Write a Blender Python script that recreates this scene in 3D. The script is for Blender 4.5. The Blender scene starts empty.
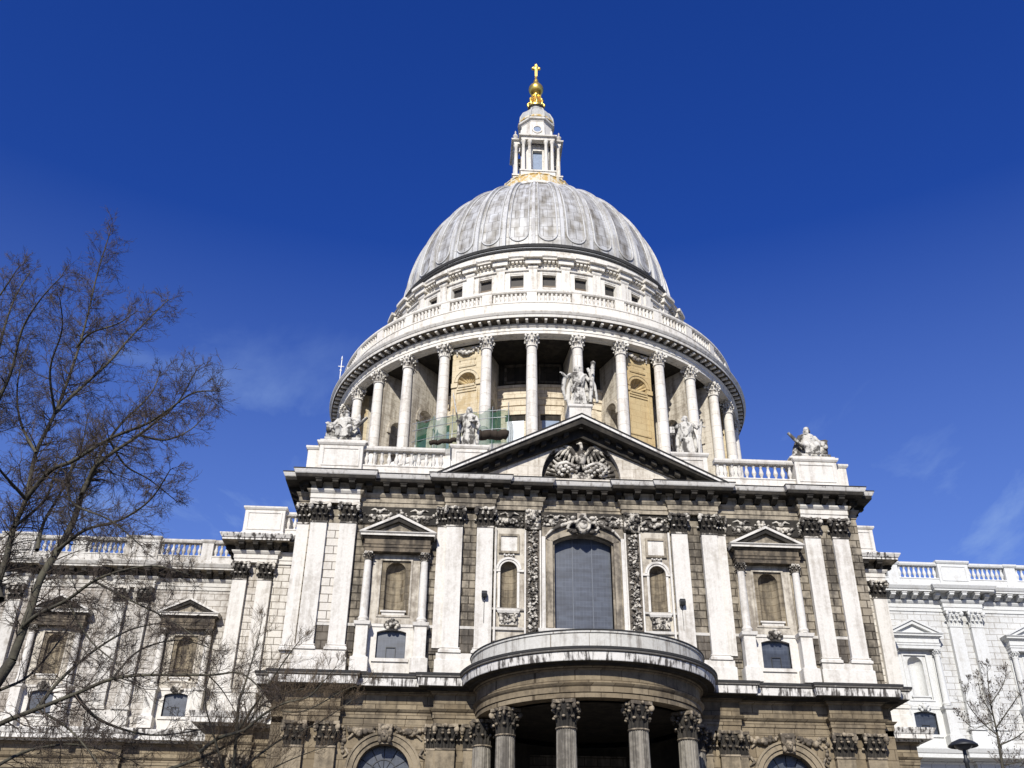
import bpy, bmesh, math, random
from math import sin, cos, pi, radians, sqrt, atan2, tan
from mathutils import Vector, Matrix
random.seed(11)
S = bpy.context.scene
COL = S.collection

# ------------------------------------------------------------------ camera
CAM = Vector((-7.588, -58.752, 1.875)); YAW, PITCH, ROLL, FPX = radians(2.851), radians(30.483), radians(.752), 983.7
fw = Vector((sin(YAW)*cos(PITCH), cos(YAW)*cos(PITCH), sin(PITCH)))
_rt = Vector((cos(YAW), -sin(YAW), 0)); _up = _rt.cross(fw)
rt = _rt*cos(ROLL)+_up*sin(ROLL); up = _up*cos(ROLL)-_rt*sin(ROLL)
cd = bpy.data.cameras.new('camera'); cam = bpy.data.objects.new('camera', cd); COL.objects.link(cam)
cam.matrix_world = Matrix(((rt.x, up.x, -fw.x, CAM.x), (rt.y, up.y, -fw.y, CAM.y), (rt.z, up.z, -fw.z, CAM.z), (0, 0, 0, 1)))
cd.sensor_width = 36; cd.lens = 36*FPX/1024; cd.clip_end = 3000; cd.clip_start = .1
S.camera = cam
def at(px, py, Y):
    """the place at depth Y that was measured at this spot of the photograph"""
    v = fw+rt*((px-512)/FPX)+up*((384-py)/FPX)
    return CAM+v*((Y-CAM.y)/v.y)

# ------------------------------------------------------------------ sky and sun
SUN_EL, SUN_AZ = 34, 14            # degrees; azimuth measured from the facade's normal towards the left (west)
W = bpy.data.worlds.new('World'); S.world = W; W.use_nodes = True
nt = W.node_tree; nt.nodes.clear()
N = nt.nodes.new; L = nt.links.new
out = N('ShaderNodeOutputWorld'); bg = N('ShaderNodeBackground'); sky = N('ShaderNodeTexSky')
sky.sky_type = 'NISHITA'; sky.sun_disc = False; sky.sun_elevation = radians(SUN_EL); sky.sun_rotation = radians(180+SUN_AZ)
sky.air_density = 1.0; sky.dust_density = .3; sky.ozone_density = 3.5
hsv = N('ShaderNodeHueSaturation'); hsv.inputs['Saturation'].default_value = 1.31; hsv.inputs['Value'].default_value = .92; hsv.inputs['Hue'].default_value = .519
L(sky.outputs[0], hsv.inputs['Color'])
tint = N('ShaderNodeMix'); tint.data_type = 'RGBA'; tint.blend_type = 'MULTIPLY'; tint.inputs['Factor'].default_value = 1; tint.inputs['B'].default_value = (.98, .98, 1.36, 1)
L(hsv.outputs[0], tint.inputs['A'])
tc = N('ShaderNodeTexCoord'); mp = N('ShaderNodeMapping'); mp.inputs['Scale'].default_value = (2.2, 2.2, 4.6)
mp.inputs['Location'].default_value = (2.3, .4, .1)
L(tc.outputs['Generated'], mp.inputs[0])
nz = N('ShaderNodeTexNoise'); nz.inputs['Scale'].default_value = 1.6; nz.inputs['Detail'].default_value = 7; nz.inputs['Roughness'].default_value = .6; nz.inputs['Distortion'].default_value = .6
L(mp.outputs[0], nz.inputs['Vector'])
rmp = N('ShaderNodeMapRange'); rmp.inputs['From Min'].default_value = .42; rmp.inputs['From Max'].default_value = .68; rmp.inputs['To Max'].default_value = 1.0
L(nz.outputs['Fac'], rmp.inputs['Value'])
sx = N('ShaderNodeSeparateXYZ'); L(tc.outputs['Generated'], sx.inputs[0])
low = N('ShaderNodeMapRange'); low.inputs['From Min'].default_value = .58; low.inputs['From Max'].default_value = .30
L(sx.outputs['Z'], low.inputs['Value'])
mul = N('ShaderNodeMath'); mul.operation = 'MULTIPLY'; L(rmp.outputs[0], mul.inputs[0]); L(low.outputs[0], mul.inputs[1])
hz = N('ShaderNodeMapRange'); hz.inputs['From Min'].default_value = .62; hz.inputs['From Max'].default_value = .25; hz.inputs['To Max'].default_value = .33
L(sx.outputs['Z'], hz.inputs['Value'])
sm_ = N('ShaderNodeMath'); sm_.operation = 'MAXIMUM'; L(mul.outputs[0], sm_.inputs[0]); L(hz.outputs[0], sm_.inputs[1])
cmx = N('ShaderNodeMix'); cmx.data_type = 'RGBA'
L(sm_.outputs[0], cmx.inputs['Factor']); L(tint.outputs['Result'], cmx.inputs['A']); cmx.inputs['B'].default_value = (3.1, 4.6, 7.7, 1)
L(cmx.outputs['Result'], bg.inputs['Color']); bg.inputs['Strength'].default_value = .085
L(bg.outputs[0], out.inputs[0])
sl = bpy.data.lights.new('sun', 'SUN'); sl.energy = 5.0; sl.angle = radians(.5); sl.color = (1, .965, .895)
so = bpy.data.objects.new('sun', sl); COL.objects.link(so)
sd = Vector((-sin(radians(SUN_AZ))*cos(radians(SUN_EL)), -cos(radians(SUN_AZ))*cos(radians(SUN_EL)), sin(radians(SUN_EL))))
so.rotation_euler = sd.to_track_quat('Z', 'Y').to_euler(); so.location = (-40, -60, 60)
S.view_settings.view_transform = 'Standard'; S.view_settings.look = 'None'; S.view_settings.gamma = 1
S.view_settings.use_curve_mapping = False
S.view_settings.exposure = .32
S.cycles.max_bounces = 6; S.cycles.use_denoising = True

# ------------------------------------------------------------------ materials
MATS = {}; MESHES = {}
def new_mat(name):
    m = bpy.data.materials.new(name); m.use_nodes = True; MATS[name] = m
    return m, m.node_tree, m.node_tree.nodes['Principled BSDF']
def stone(name, base, dirt, amt=.5, lo=.42, hi=.68, big=.35, fine=3.0, streak=.5, joints=None, bump=.25, rough=.88, polar=False, block=.12, sf=(2.2, .13)):
    m, t, b = new_mat(name); n = t.nodes.new; l = t.links.new
    g = n('ShaderNodeNewGeometry')
    def noise(scale, detail, vec=None, r=.6):
        q = n('ShaderNodeTexNoise'); q.inputs['Scale'].default_value = scale; q.inputs['Detail'].default_value = detail
        q.inputs['Roughness'].default_value = r; l(vec or g.outputs['Position'], q.inputs['Vector']); return q.outputs['Fac']
    def math_(op, a, c):
        q = n('ShaderNodeMath'); q.operation = op
        for i, v in enumerate((a, c)):
            if isinstance(v, (int, float)): q.inputs[i].default_value = v
            else: l(v, q.inputs[i])
        return q.outputs[0]
    mpn = n('ShaderNodeMapping'); mpn.inputs['Scale'].default_value = (sf[0], sf[0], sf[1]); l(g.outputs['Position'], mpn.inputs[0])
    nb = noise(big, 6); nf = noise(fine, 5); ns = noise(1.0, 5, mpn.outputs[0])
    mix = math_('ADD', math_('MULTIPLY', nb, 1-streak), math_('MULTIPLY', ns, streak))
    mix = math_('ADD', mix, math_('MULTIPLY', math_('SUBTRACT', nf, .5), .35))
    r = n('ShaderNodeMapRange'); r.inputs['From Min'].default_value = lo; r.inputs['From Max'].default_value = hi; r.inputs['To Max'].default_value = amt
    r.interpolation_type = 'SMOOTHSTEP'; l(mix, r.inputs['Value'])
    c = n('ShaderNodeMix'); c.data_type = 'RGBA'; c.inputs['A'].default_value = (*base, 1); c.inputs['B'].default_value = (*dirt, 1)
    l(r.outputs[0], c.inputs['Factor']); col = c.outputs['Result']
    def multiply(col, fac_socket, dark):
        q = n('ShaderNodeMix'); q.data_type = 'RGBA'; q.blend_type = 'MULTIPLY'; q.inputs['B'].default_value = (*dark, 1)
        l(fac_socket, q.inputs['Factor']); l(col, q.inputs['A']); return q.outputs['Result']
    v = n('ShaderNodeMapRange'); v.inputs['From Min'].default_value = .35; v.inputs['From Max'].default_value = .7; v.inputs['To Max'].default_value = .45
    l(noise(fine*3.1, 4), v.inputs['Value']); col = multiply(col, v.outputs[0], (.72, .69, .64))
    height = nf
    if joints:
        w, h, ms, dk = joints
        s = n('ShaderNodeSeparateXYZ'); l(g.outputs['Position'], s.inputs[0]); cb = n('ShaderNodeCombineXYZ')
        if polar:
            an = math_('ARCTAN2', s.outputs['X'], math_('SUBTRACT', 37.574, s.outputs['Y'])); l(math_('MULTIPLY', an, polar), cb.inputs[0])
        else: l(math_('ADD', s.outputs['X'], s.outputs['Y']), cb.inputs[0])
        l(math_('ADD', s.outputs['Z'], .11), cb.inputs[1])
        bt = n('ShaderNodeTexBrick'); bt.inputs['Scale'].default_value = 1; bt.inputs['Brick Width'].default_value = w; bt.inputs['Row Height'].default_value = h
        bt.inputs['Mortar Size'].default_value = ms; bt.inputs['Mortar Smooth'].default_value = .15
        bt.inputs['Color1'].default_value = (0, 0, 0, 1); bt.inputs['Color2'].default_value = (1, 1, 1, 1); bt.inputs['Bias'].default_value = 0
        l(cb.outputs[0], bt.inputs['Vector'])
        col = multiply(col, math_('MULTIPLY', bt.outputs['Color'], block*(1)), (.35, .31, .26))
        col = multiply(col, bt.outputs['Fac'], (dk, dk*.93, dk*.85))
        height = math_('ADD', math_('MULTIPLY', nf, .4), math_('MULTIPLY', math_('SUBTRACT', 1, bt.outputs['Fac']), .9))
    l(col, b.inputs['Base Color']); b.inputs['Roughness'].default_value = rough
    b.inputs['Specular IOR Level'].default_value = .25
    bp = n('ShaderNodeBump'); bp.inputs['Strength'].default_value = bump; bp.inputs['Distance'].default_value = .05
    l(height, bp.inputs['Height']); l(bp.outputs[0], b.inputs['Normal'])
    return m
pale = stone('washed_stone', (.60, .575, .525), (.22, .185, .14), .6, lo=.45, hi=.70, streak=.6, bump=.15)
pale_j = stone('washed_ashlar', (.57, .54, .485), (.22, .18, .13), .7, lo=.42, hi=.66, streak=.55, joints=(1.0, .52, .028, .28), bump=.5)
wing = stone('clean_stone', (.56, .565, .55), (.30, .27, .22), .55, lo=.5, hi=.74, streak=.55, bump=.12)
wing_j = stone('clean_ashlar', (.535, .54, .53), (.28, .255, .21), .6, lo=.48, hi=.72, joints=(1.1, .5, .022, .5), bump=.45)
grey = stone('weathered_stone', (.52, .50, .455), (.17, .14, .10), .7, lo=.42, hi=.66, streak=.6, bump=.2)
grey_j = stone('weathered_ashlar', (.50, .475, .43), (.16, .13, .10), .75, lo=.40, hi=.64, joints=(1.1, .5, .025, .4), bump=.45)
tan_j = stone('stained_ashlar', (.33, .29, .225), (.055, .048, .039), .88, lo=.38, hi=.62, streak=.45, joints=(.8, .5, .035, .22), bump=.7, block=.5)
tan_s = stone('stained_stone', (.34, .295, .225), (.065, .056, .045), .85, lo=.38, hi=.62, streak=.45, bump=.25)
shade_brown = stone('shaded_brown_stone', (.19, .155, .11), (.035, .03, .025), .9, lo=.36, hi=.6, big=.7, bump=.25)  # brown with the shade under ledges put into the colour
soot_shade = stone('soot_and_shade_stone', (.045, .039, .031), (.014, .013, .012), .8, lo=.36, hi=.6, big=.9, bump=.25)  # soot black, darkened further to stand in for shade under ledges and in recesses
cream = stone('cream_stained_stone', (.50, .46, .385), (.13, .105, .08), .75, lo=.40, hi=.62, big=.8, streak=.6, bump=.2)
niche_tan = stone('niche_stone', (.27, .225, .155), (.07, .058, .043), .85, lo=.38, hi=.62, big=.9, streak=.65, sf=(3.5, .2), joints=(3.0, .46, .018, .55), bump=.3)
sooty_shaded = stone('sooty_shaded_stone', (.15, .13, .105), (.045, .04, .034), .8, lo=.38, hi=.6, joints=(.8, .5, .03, .4), bump=.5)  # soot on the front; on the drum panels it paints shade
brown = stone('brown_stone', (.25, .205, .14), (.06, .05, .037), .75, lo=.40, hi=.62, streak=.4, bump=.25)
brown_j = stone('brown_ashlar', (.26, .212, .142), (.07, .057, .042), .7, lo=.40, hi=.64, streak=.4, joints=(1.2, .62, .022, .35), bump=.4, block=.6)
lipm = stone('dripping_stone', (.62, .60, .56), (.05, .043, .038), .95, lo=.46, hi=.60, big=.6, fine=2.2, streak=.85, bump=.2, sf=(5.5, .22))
lipd = stone('black_streaked_lead', (.15, .14, .125), (.34, .32, .29), .8, lo=.55, hi=.68, big=.6, fine=2.2, streak=.8, bump=.2, sf=(5.0, .25))
lipu = stone('upper_lip_stone', (.62, .60, .56), (.12, .10, .085), .7, lo=.50, hi=.66, big=.5, fine=2.2, streak=.7, bump=.2, sf=(4.0, .3))
carve = stone('carved_stone', (.52, .485, .42), (.035, .03, .025), .95, lo=.43, hi=.55, big=1.6, fine=5, streak=.2, bump=.3)
carve_w = stone('carved_white_stone', (.60, .57, .51), (.09, .075, .06), .85, lo=.44, hi=.60, big=1.4, fine=4, streak=.3, bump=.3)
carve_b = stone('carved_brown_stone', (.30, .25, .18), (.05, .042, .034), .85, lo=.40, hi=.56, big=1.6, fine=5, streak=.2, bump=.3)
drumst = stone('drum_stone', (.68, .65, .585), (.24, .195, .14), .6, lo=.47, hi=.70, streak=.65, bump=.15)
colst = stone('column_drums', (.70, .67, .61), (.26, .21, .15), .55, lo=.47, hi=.70, streak=.75, joints=(9.0, 1.3, .018, .55), bump=.2, block=.25)
drumwall = stone('drum_ashlar', (.62, .55, .43), (.28, .22, .15), .6, lo=.44, hi=.68, joints=(1.2, .6, .02, .5), polar=18.0, bump=.3)
yellow = stone('yellow_stone', (.50, .39, .21), (.38, .27, .13), .6, lo=.44, hi=.66, streak=.3, joints=(1.0, .62, .014, .6), polar=20.0, bump=.15)
statue_m = stone('statue_stone', (.52, .50, .45), (.045, .04, .034), .92, lo=.46, hi=.57, big=1.3, fine=3.5, streak=.45, bump=.35)
ceil_m = stone('soffit_stone', (.30, .25, .18), (.1, .08, .06), .6, bump=.1)
paving = stone('paving_stone', (.28, .26, .23), (.13, .12, .1), .5, joints=(.9, .6, .015, .4), bump=.3)
asphalt = stone('asphalt', (.055, .055, .055), (.035, .035, .035), .6, fine=20, streak=0, bump=.3)
lead_roof = stone('roof_lead', (.25, .26, .27), (.15, .15, .15), .5, bump=.1)
dark_edge = stone('dark_lead', (.028, .028, .028), (.07, .065, .06), .4, bump=.1)

def simple(name, col, rough=.6, metal=0, alpha=1, spec=.5):
    m, t, b = new_mat(name); n = t.nodes.new; l = t.links.new
    g = n('ShaderNodeNewGeometry'); q = n('ShaderNodeTexNoise'); q.inputs['Scale'].default_value = 4; q.inputs['Detail'].default_value = 4
    l(g.outputs['Position'], q.inputs['Vector'])
    c = n('ShaderNodeMix'); c.data_type = 'RGBA'; c.inputs['A'].default_value = (*[x*.7 for x in col], 1); c.inputs['B'].default_value = (*[min(1, x*1.25) for x in col], 1)
    l(q.outputs['Fac'], c.inputs['Factor']); l(c.outputs['Result'], b.inputs['Base Color'])
    b.inputs['Roughness'].default_value = rough; b.inputs['Metallic'].default_value = metal; b.inputs['Alpha'].default_value = alpha
    b.inputs['Specular IOR Level'].default_value = spec
    return m
glass = simple('window_glass', (.030, .040, .062), .22, spec=.7)
pane_pale = simple('pale_window_glass', (.20, .25, .33), .25)
wood_dark = simple('dark_shutter', (.12, .085, .05), .6)
gold = simple('gold_leaf', (.83, .56, .13), .32, .85)
gold_rail = stone('gilded_stone', (.60, .55, .44), (.50, .33, .09), .9, lo=.48, hi=.56, big=1.6, fine=4, streak=.1, bump=.3)
bark = stone('bark', (.08, .074, .052), (.035, .03, .024), .8, lo=.4, hi=.6, big=2, fine=7, streak=.5, bump=.6)
twig_m = stone('twig_bark', (.085, .066, .052), (.035, .028, .023), .7, big=2, fine=6, streak=.2, bump=0)
twig_b = stone('pale_twig_bark', (.13, .095, .06), (.05, .038, .027), .7, big=2, fine=6, streak=.2, bump=0)
iron = simple('black_iron', (.015, .016, .017), .5)
steel = simple('scaffold_steel', (.35, .37, .37), .4, .6)
netm = simple('green_netting', (.04, .115, .07), 1, alpha=.5, spec=.05)
tarp = simple('brown_tarpaulin', (.04, .031, .024), .9, spec=.1)
lamp_glass = simple('lamp_glass', (.6, .6, .56), .3)

def lead_mat():
    m, t, b = new_mat('dome_lead'); n = t.nodes.new; l = t.links.new
    uv = n('ShaderNodeUVMap'); g = n('ShaderNodeNewGeometry')
    mp1 = n('ShaderNodeMapping'); mp1.inputs['Scale'].default_value = (1.9, .05, 1); l(uv.outputs[0], mp1.inputs[0])
    q = n('ShaderNodeTexNoise'); q.inputs['Scale'].default_value = 1; q.inputs['Detail'].default_value = 6; l(mp1.outputs[0], q.inputs['Vector'])
    q2 = n('ShaderNodeTexNoise'); q2.inputs['Scale'].default_value = .9; q2.inputs['Detail'].default_value = 6; l(g.outputs['Position'], q2.inputs['Vector'])
    ad = n('ShaderNodeMath'); ad.operation = 'ADD'; l(q.outputs['Fac'], ad.inputs[0]); l(q2.outputs['Fac'], ad.inputs[1])
    cr = n('ShaderNodeValToRGB'); e = cr.color_ramp.elements
    e[0].position = .80; e[0].color = (.20, .183, .15, 1); e[1].position = 1.18; e[1].color = (.50, .505, .50, 1)
    e[0].position = .38; e[1].position = .60
    hf = n('ShaderNodeMath'); hf.operation = 'MULTIPLY'; hf.inputs[1].default_value = .5; l(ad.outputs[0], hf.inputs[0]); l(hf.outputs[0], cr.inputs[0])
    bt = n('ShaderNodeTexBrick'); bt.inputs['Scale'].default_value = 1; bt.inputs['Brick Width'].default_value = .62; bt.inputs['Row Height'].default_value = 1.5
    bt.inputs['Mortar Size'].default_value = .035; bt.inputs['Color1'].default_value = (.84, .82, .78, 1); bt.inputs['Color2'].default_value = (1, 1, 1, 1); bt.inputs['Mortar'].default_value = (.5, .48, .45, 1)
    l(uv.outputs[0], bt.inputs['Vector'])
    mx = n('ShaderNodeMix'); mx.data_type = 'RGBA'; mx.blend_type = 'MULTIPLY'; mx.inputs['Factor'].default_value = .85
    l(cr.outputs[0], mx.inputs['A']); l(bt.outputs['Color'], mx.inputs['B']); l(mx.outputs['Result'], b.inputs['Base Color'])
    b.inputs['Roughness'].default_value = .5; b.inputs['Metallic'].default_value = .1
    bp = n('ShaderNodeBump'); bp.inputs['Strength'].default_value = .5; bp.inputs['Distance'].default_value = .04; l(bt.outputs['Fac'], bp.inputs['Height']); bp.invert = True
    l(bp.outputs[0], b.inputs['Normal'])
    return m
lead = lead_mat()
def window_mat():
    """protected glazing: a fine lattice in front of dark blue grey glass"""
    m, t, b = new_mat('leaded_glass'); n = t.nodes.new; l = t.links.new
    g = n('ShaderNodeNewGeometry'); s = n('ShaderNodeSeparateXYZ'); l(g.outputs['Position'], s.inputs[0])
    cb = n('ShaderNodeCombineXYZ'); l(s.outputs['X'], cb.inputs[0]); l(s.outputs['Z'], cb.inputs[1])
    bt = n('ShaderNodeTexBrick'); bt.offset = 0; bt.inputs['Scale'].default_value = 1; bt.inputs['Brick Width'].default_value = .215; bt.inputs['Row Height'].default_value = .31
    bt.inputs['Mortar Size'].default_value = .012; bt.inputs['Color1'].default_value = (.028, .034, .046, 1); bt.inputs['Color2'].default_value = (.040, .048, .064, 1); bt.inputs['Mortar'].default_value = (.055, .062, .076, 1)
    l(cb.outputs[0], bt.inputs['Vector'])
    mw = n('ShaderNodeMapping'); mw.inputs['Scale'].default_value = (.5, .5, 3.0); l(g.outputs['Position'], mw.inputs[0])
    q = n('ShaderNodeTexNoise'); q.inputs['Scale'].default_value = 1.1; q.inputs['Detail'].default_value = 5; l(mw.outputs[0], q.inputs['Vector'])
    mr = n('ShaderNodeMapRange'); mr.inputs['From Min'].default_value = .3; mr.inputs['From Max'].default_value = .7; mr.inputs['To Min'].default_value = .55; mr.inputs['To Max'].default_value = 1.35; l(q.outputs['Fac'], mr.inputs['Value'])
    vm = n('ShaderNodeVectorMath'); vm.operation = 'SCALE'; l(bt.outputs['Color'], vm.inputs[0]); l(mr.outputs[0], vm.inputs['Scale'])
    l(vm.outputs[0], b.inputs['Base Color']); b.inputs['Roughness'].default_value = .36; b.inputs['Specular IOR Level'].default_value = .6
    return m
leaded = window_mat()

# ------------------------------------------------------------------ mesh building
class MB:
    def __init__(s): s.v = []; s.f = []; s.sm = []; s.mi = []; s.cur = 0
    def add(s, vs, fs, smooth=False):
        k = len(s.v); s.v += [tuple(p) for p in vs]; s.f += [tuple(i+k for i in f) for f in fs]; s.sm += [smooth]*len(fs); s.mi += [s.cur]*len(fs); return s
    def box(s, x0, x1, y0, y1, z0, z1):
        return s.add([(x, y, z) for z in (z0, z1) for y in (y0, y1) for x in (x0, x1)], [(0, 1, 3, 2), (4, 6, 7, 5), (0, 4, 5, 1), (2, 3, 7, 6), (0, 2, 6, 4), (1, 5, 7, 3)])
    def prism_y(s, poly, y0, y1):
        n = len(poly)
        return s.add([(x, y0, z) for x, z in poly]+[(x, y1, z) for x, z in poly], [tuple(range(n)), tuple(range(2*n-1, n-1, -1))]+[(i, (i+1) % n, n+(i+1) % n, n+i) for i in range(n)])
    def prism_z(s, poly, z0, z1):
        n = len(poly)
        return s.add([(x, y, z0) for x, y in poly]+[(x, y, z1) for x, y in poly], [tuple(range(n)), tuple(range(2*n-1, n-1, -1))]+[(i, (i+1) % n, n+(i+1) % n, n+i) for i in range(n)])
    def prism_x(s, poly, x0, x1):
        n = len(poly)
        return s.add([(x0, y, z) for y, z in poly]+[(x1, y, z) for y, z in poly], [tuple(range(n)), tuple(range(2*n-1, n-1, -1))]+[(i, (i+1) % n, n+(i+1) % n, n+i) for i in range(n)])
    def lathe(s, prof, n=24, cx=0, cy=0, a0=0, a1=2*pi, smooth=True, mod=None):
        full = abs(a1-a0-2*pi) < 1e-6; m = n if full else n+1
        vs = []
        for r, z in prof:
            for i in range(m):
                a = a0+(a1-a0)*i/n; q = r*(mod(i) if mod else 1); vs.append((cx+q*sin(a), cy-q*cos(a), z))
        fs = [(j*m+i, j*m+(i+1) % m, (j+1)*m+(i+1) % m, (j+1)*m+i) for j in range(len(prof)-1) for i in range(n)]
        return s.add(vs, fs, smooth)
    def ring(s, r0, r1, z0, z1, n, cx, cy, a0, a1):
        """a piece of a thick ring, closed at its ends"""
        vs = []
        for i in range(n+1):
            a = a0+(a1-a0)*i/n
            for r, z in ((r0, z0), (r1, z0), (r1, z1), (r0, z1)): vs.append((cx+r*sin(a), cy-r*cos(a), z))
        fs = [(4*i+j, 4*i+(j+1) % 4, 4*i+4+(j+1) % 4, 4*i+4+j) for i in range(n) for j in range(4)]+[(0, 1, 2, 3), (4*n+3, 4*n+2, 4*n+1, 4*n)]
        return s.add(vs, fs)
    def tube(s, pts, rads, n=6, smooth=True, cap=False):
        vs = []; pts = [Vector(p) for p in pts]; ref = None
        for i, p in enumerate(pts):
            d = (pts[min(i+1, len(pts)-1)]-pts[max(i-1, 0)])
            d = d.normalized() if d.length > 1e-9 else Vector((0, 0, 1))
            if ref is None: ref = Vector((0, 0, 1)) if abs(d.z) < .9 else Vector((1, 0, 0))
            a = d.cross(ref); a = a.normalized() if a.length > 1e-6 else d.orthogonal().normalized(); b = d.cross(a); ref = -b if False else a.cross(d)
            r = rads[i] if hasattr(rads, '__len__') else rads
            for k in range(n): vs.append(p+a*(r*cos(2*pi*k/n))+b*(r*sin(2*pi*k/n)))
        fs = [(i*n+k, i*n+(k+1) % n, (i+1)*n+(k+1) % n, (i+1)*n+k) for i in range(len(pts)-1) for k in range(n)]
        if cap: fs += [tuple(range(n-1, -1, -1)), tuple((len(pts)-1)*n+k for k in range(n))]
        return s.add(vs, fs, smooth)
    def ell(s, c, r, n=8, m=5, rot=None):
        vs = [(0, 0, -1)]+[(sin(pi*j/m)*cos(2*pi*i/n), sin(pi*j/m)*sin(2*pi*i/n), -cos(pi*j/m)) for j in range(1, m) for i in range(n)]+[(0, 0, 1)]
        if not hasattr(r, '__len__'): r = (r, r, r)
        o = []
        for p in vs:
            q = Vector((p[0]*r[0], p[1]*r[1], p[2]*r[2]))
            if rot: q = rot @ q
            o.append((c[0]+q.x, c[1]+q.y, c[2]+q.z))
        T = len(vs)-1
        fs = [(0, 1+(i+1) % n, 1+i) for i in range(n)]+[(1+(j-1)*n+i, 1+(j-1)*n+(i+1) % n, 1+j*n+(i+1) % n, 1+j*n+i) for j in range(1, m-1) for i in range(n)]+[(T, 1+(m-2)*n+i, 1+(m-2)*n+(i+1) % n) for i in range(n)]
        return s.add(o, fs, True)
    def sweep(s, path, prof, closed=False):
        n = len(path); offs = []
        for i, p in enumerate(path):
            def nrm(a, b):
                d = Vector((b[0]-a[0], b[1]-a[1])).normalized(); return Vector((d.y, -d.x))
            n1 = nrm(path[i-1], p) if (i > 0 or closed) else None
            n2 = nrm(p, path[(i+1) % n]) if (i < n-1 or closed) else None
            m = n1 if n2 is None else n2 if n1 is None else (n1+n2)/max(.2, 1+n1.dot(n2))
            offs.append(m)
        k = len(prof); vs = [(p[0]+m.x*o, p[1]+m.y*o, z) for p, m in zip(path, offs) for o, z in prof]
        fs = [(i*k+j, ((i+1) % n)*k+j, ((i+1) % n)*k+j+1, i*k+j+1) for i in range(n if closed else n-1) for j in range(k-1)]
        if not closed: fs += [tuple(range(k)), tuple((n-1)*k+j for j in range(k-1, -1, -1))]
        return s.add(vs, fs)
    def wall(s, x0, x1, z0, z1, yf, t, ops=()):
        """wall slab with openings (centre, half width, bottom, springing, kind, rise)"""
        c = x0
        for cx, hw, zb, zs, kind, rise in sorted(ops):
            if cx-hw > c: s.box(c, cx-hw, yf, yf+t, z0, z1)
            if zb > z0: s.box(cx-hw, cx+hw, yf, yf+t, z0, zb)
            if kind == 'flat':
                if z1 > zs: s.box(cx-hw, cx+hw, yf, yf+t, zs, z1)
            else:
                K = 16; P = arch_pts(cx, hw, zs, rise, K)
                for a, b in zip(P, P[1:]): s.prism_y([a, b, (b[0], z1), (a[0], z1)], yf, yf+t)
            c = cx+hw
        if c < x1: s.box(c, x1, yf, yf+t, z0, z1)
        return s
    def niche(s, cx, hw, zb, zs, yf, n=12):
        vs = []; rows = [(zb, None), (zs, None)]
        vs = [(cx-hw*cos(pi*i/n), yf+hw*sin(pi*i/n), z) for z in (zb, zs) for i in range(n+1)]
        s.add(vs, [(i, i+1, n+2+i, n+1+i) for i in range(n)], True)
        m = 6; vs = [(cx-hw*cos(pi*i/n)*cos(pi/2*j/m), yf+hw*sin(pi*i/n)*cos(pi/2*j/m), zs+hw*sin(pi/2*j/m)) for j in range(m+1) for i in range(n+1)]
        s.add(vs, [(j*(n+1)+i, j*(n+1)+i+1, (j+1)*(n+1)+i+1, (j+1)*(n+1)+i) for j in range(m) for i in range(n)], True)
        s.add([(cx-hw*cos(pi*i/n), yf+hw*sin(pi*i/n), zb) for i in range(n+1)], [tuple(range(n+1))])
        return s
    def arch_ring(s, cx, zs, r0, r1, y0, y1, n=16, a0=0, a1=pi, ky=1):
        vs = []
        for i in range(n+1):
            a = a0+(a1-a0)*i/n
            for r, y in ((r0, y0), (r1, y0), (r1, y1), (r0, y1)): vs.append((cx-r*cos(a), y, zs+ky*r*sin(a)))
        fs = [(4*i+j, 4*i+(j+1) % 4, 4*i+4+(j+1) % 4, 4*i+4+j) for i in range(n) for j in range(4)]+[(0, 1, 2, 3), (4*n+3, 4*n+2, 4*n+1, 4*n)]
        return s.add(vs, fs)
    def frame(s, x0, x1, z0, z1, w, y0, y1):
        s.box(x0, x0+w, y0, y1, z0, z1); s.box(x1-w, x1, y0, y1, z0, z1)
        s.box(x0+w, x1-w, y0, y1, z0, z0+w); s.box(x0+w, x1-w, y0, y1, z1-w, z1); return s
    def mesh(s, name, mats):
        me = bpy.data.meshes.new(name); me.from_pydata(s.v, [], s.f)
        mats = mats if isinstance(mats, (list, tuple)) else [mats]
        for m in mats: me.materials.append(m)
        me.polygons.foreach_set('use_smooth', s.sm)
        if len(mats) > 1: me.polygons.foreach_set('material_index', s.mi)
        b = bmesh.new(); b.from_mesh(me); bmesh.ops.recalc_face_normals(b, faces=b.faces); b.to_mesh(me); b.free()
        me.update(); return me
    def build(s, name, mats, parent=None, loc=(0, 0, 0), rz=0):
        return put(name, s.mesh(name, mats), parent, loc, rz)
def put(name, me, parent=None, loc=(0, 0, 0), rz=0):
    o = bpy.data.objects.new(name, me); COL.objects.link(o); o.parent = parent; o.location = loc; o.rotation_euler = (0, 0, rz); return o
def thing(name, label, cat, loc=(0, 0, 0), group=None):
    o = bpy.data.objects.new(name, None); COL.objects.link(o); o.location = loc; tag(o, label, cat, group); return o
def tag(o, label, cat, group=None):
    o['label'] = label; o['category'] = cat
    if group: o['group'] = group
    return o
def arch_pts(cx, hw, zs, rise, K=16):
    if abs(rise-hw) < 1e-6: return [(cx-hw*cos(pi*i/K), zs+hw*sin(pi*i/K)) for i in range(K+1)]
    R = (hw*hw+rise*rise)/(2*rise); a = math.asin(hw/R)
    return [(cx+R*sin(-a+2*a*i/K), zs+rise-R+R*cos(-a+2*a*i/K)) for i in range(K+1)]
def mir(lst): return [(-x, y) for x, y in reversed(lst)]

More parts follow.
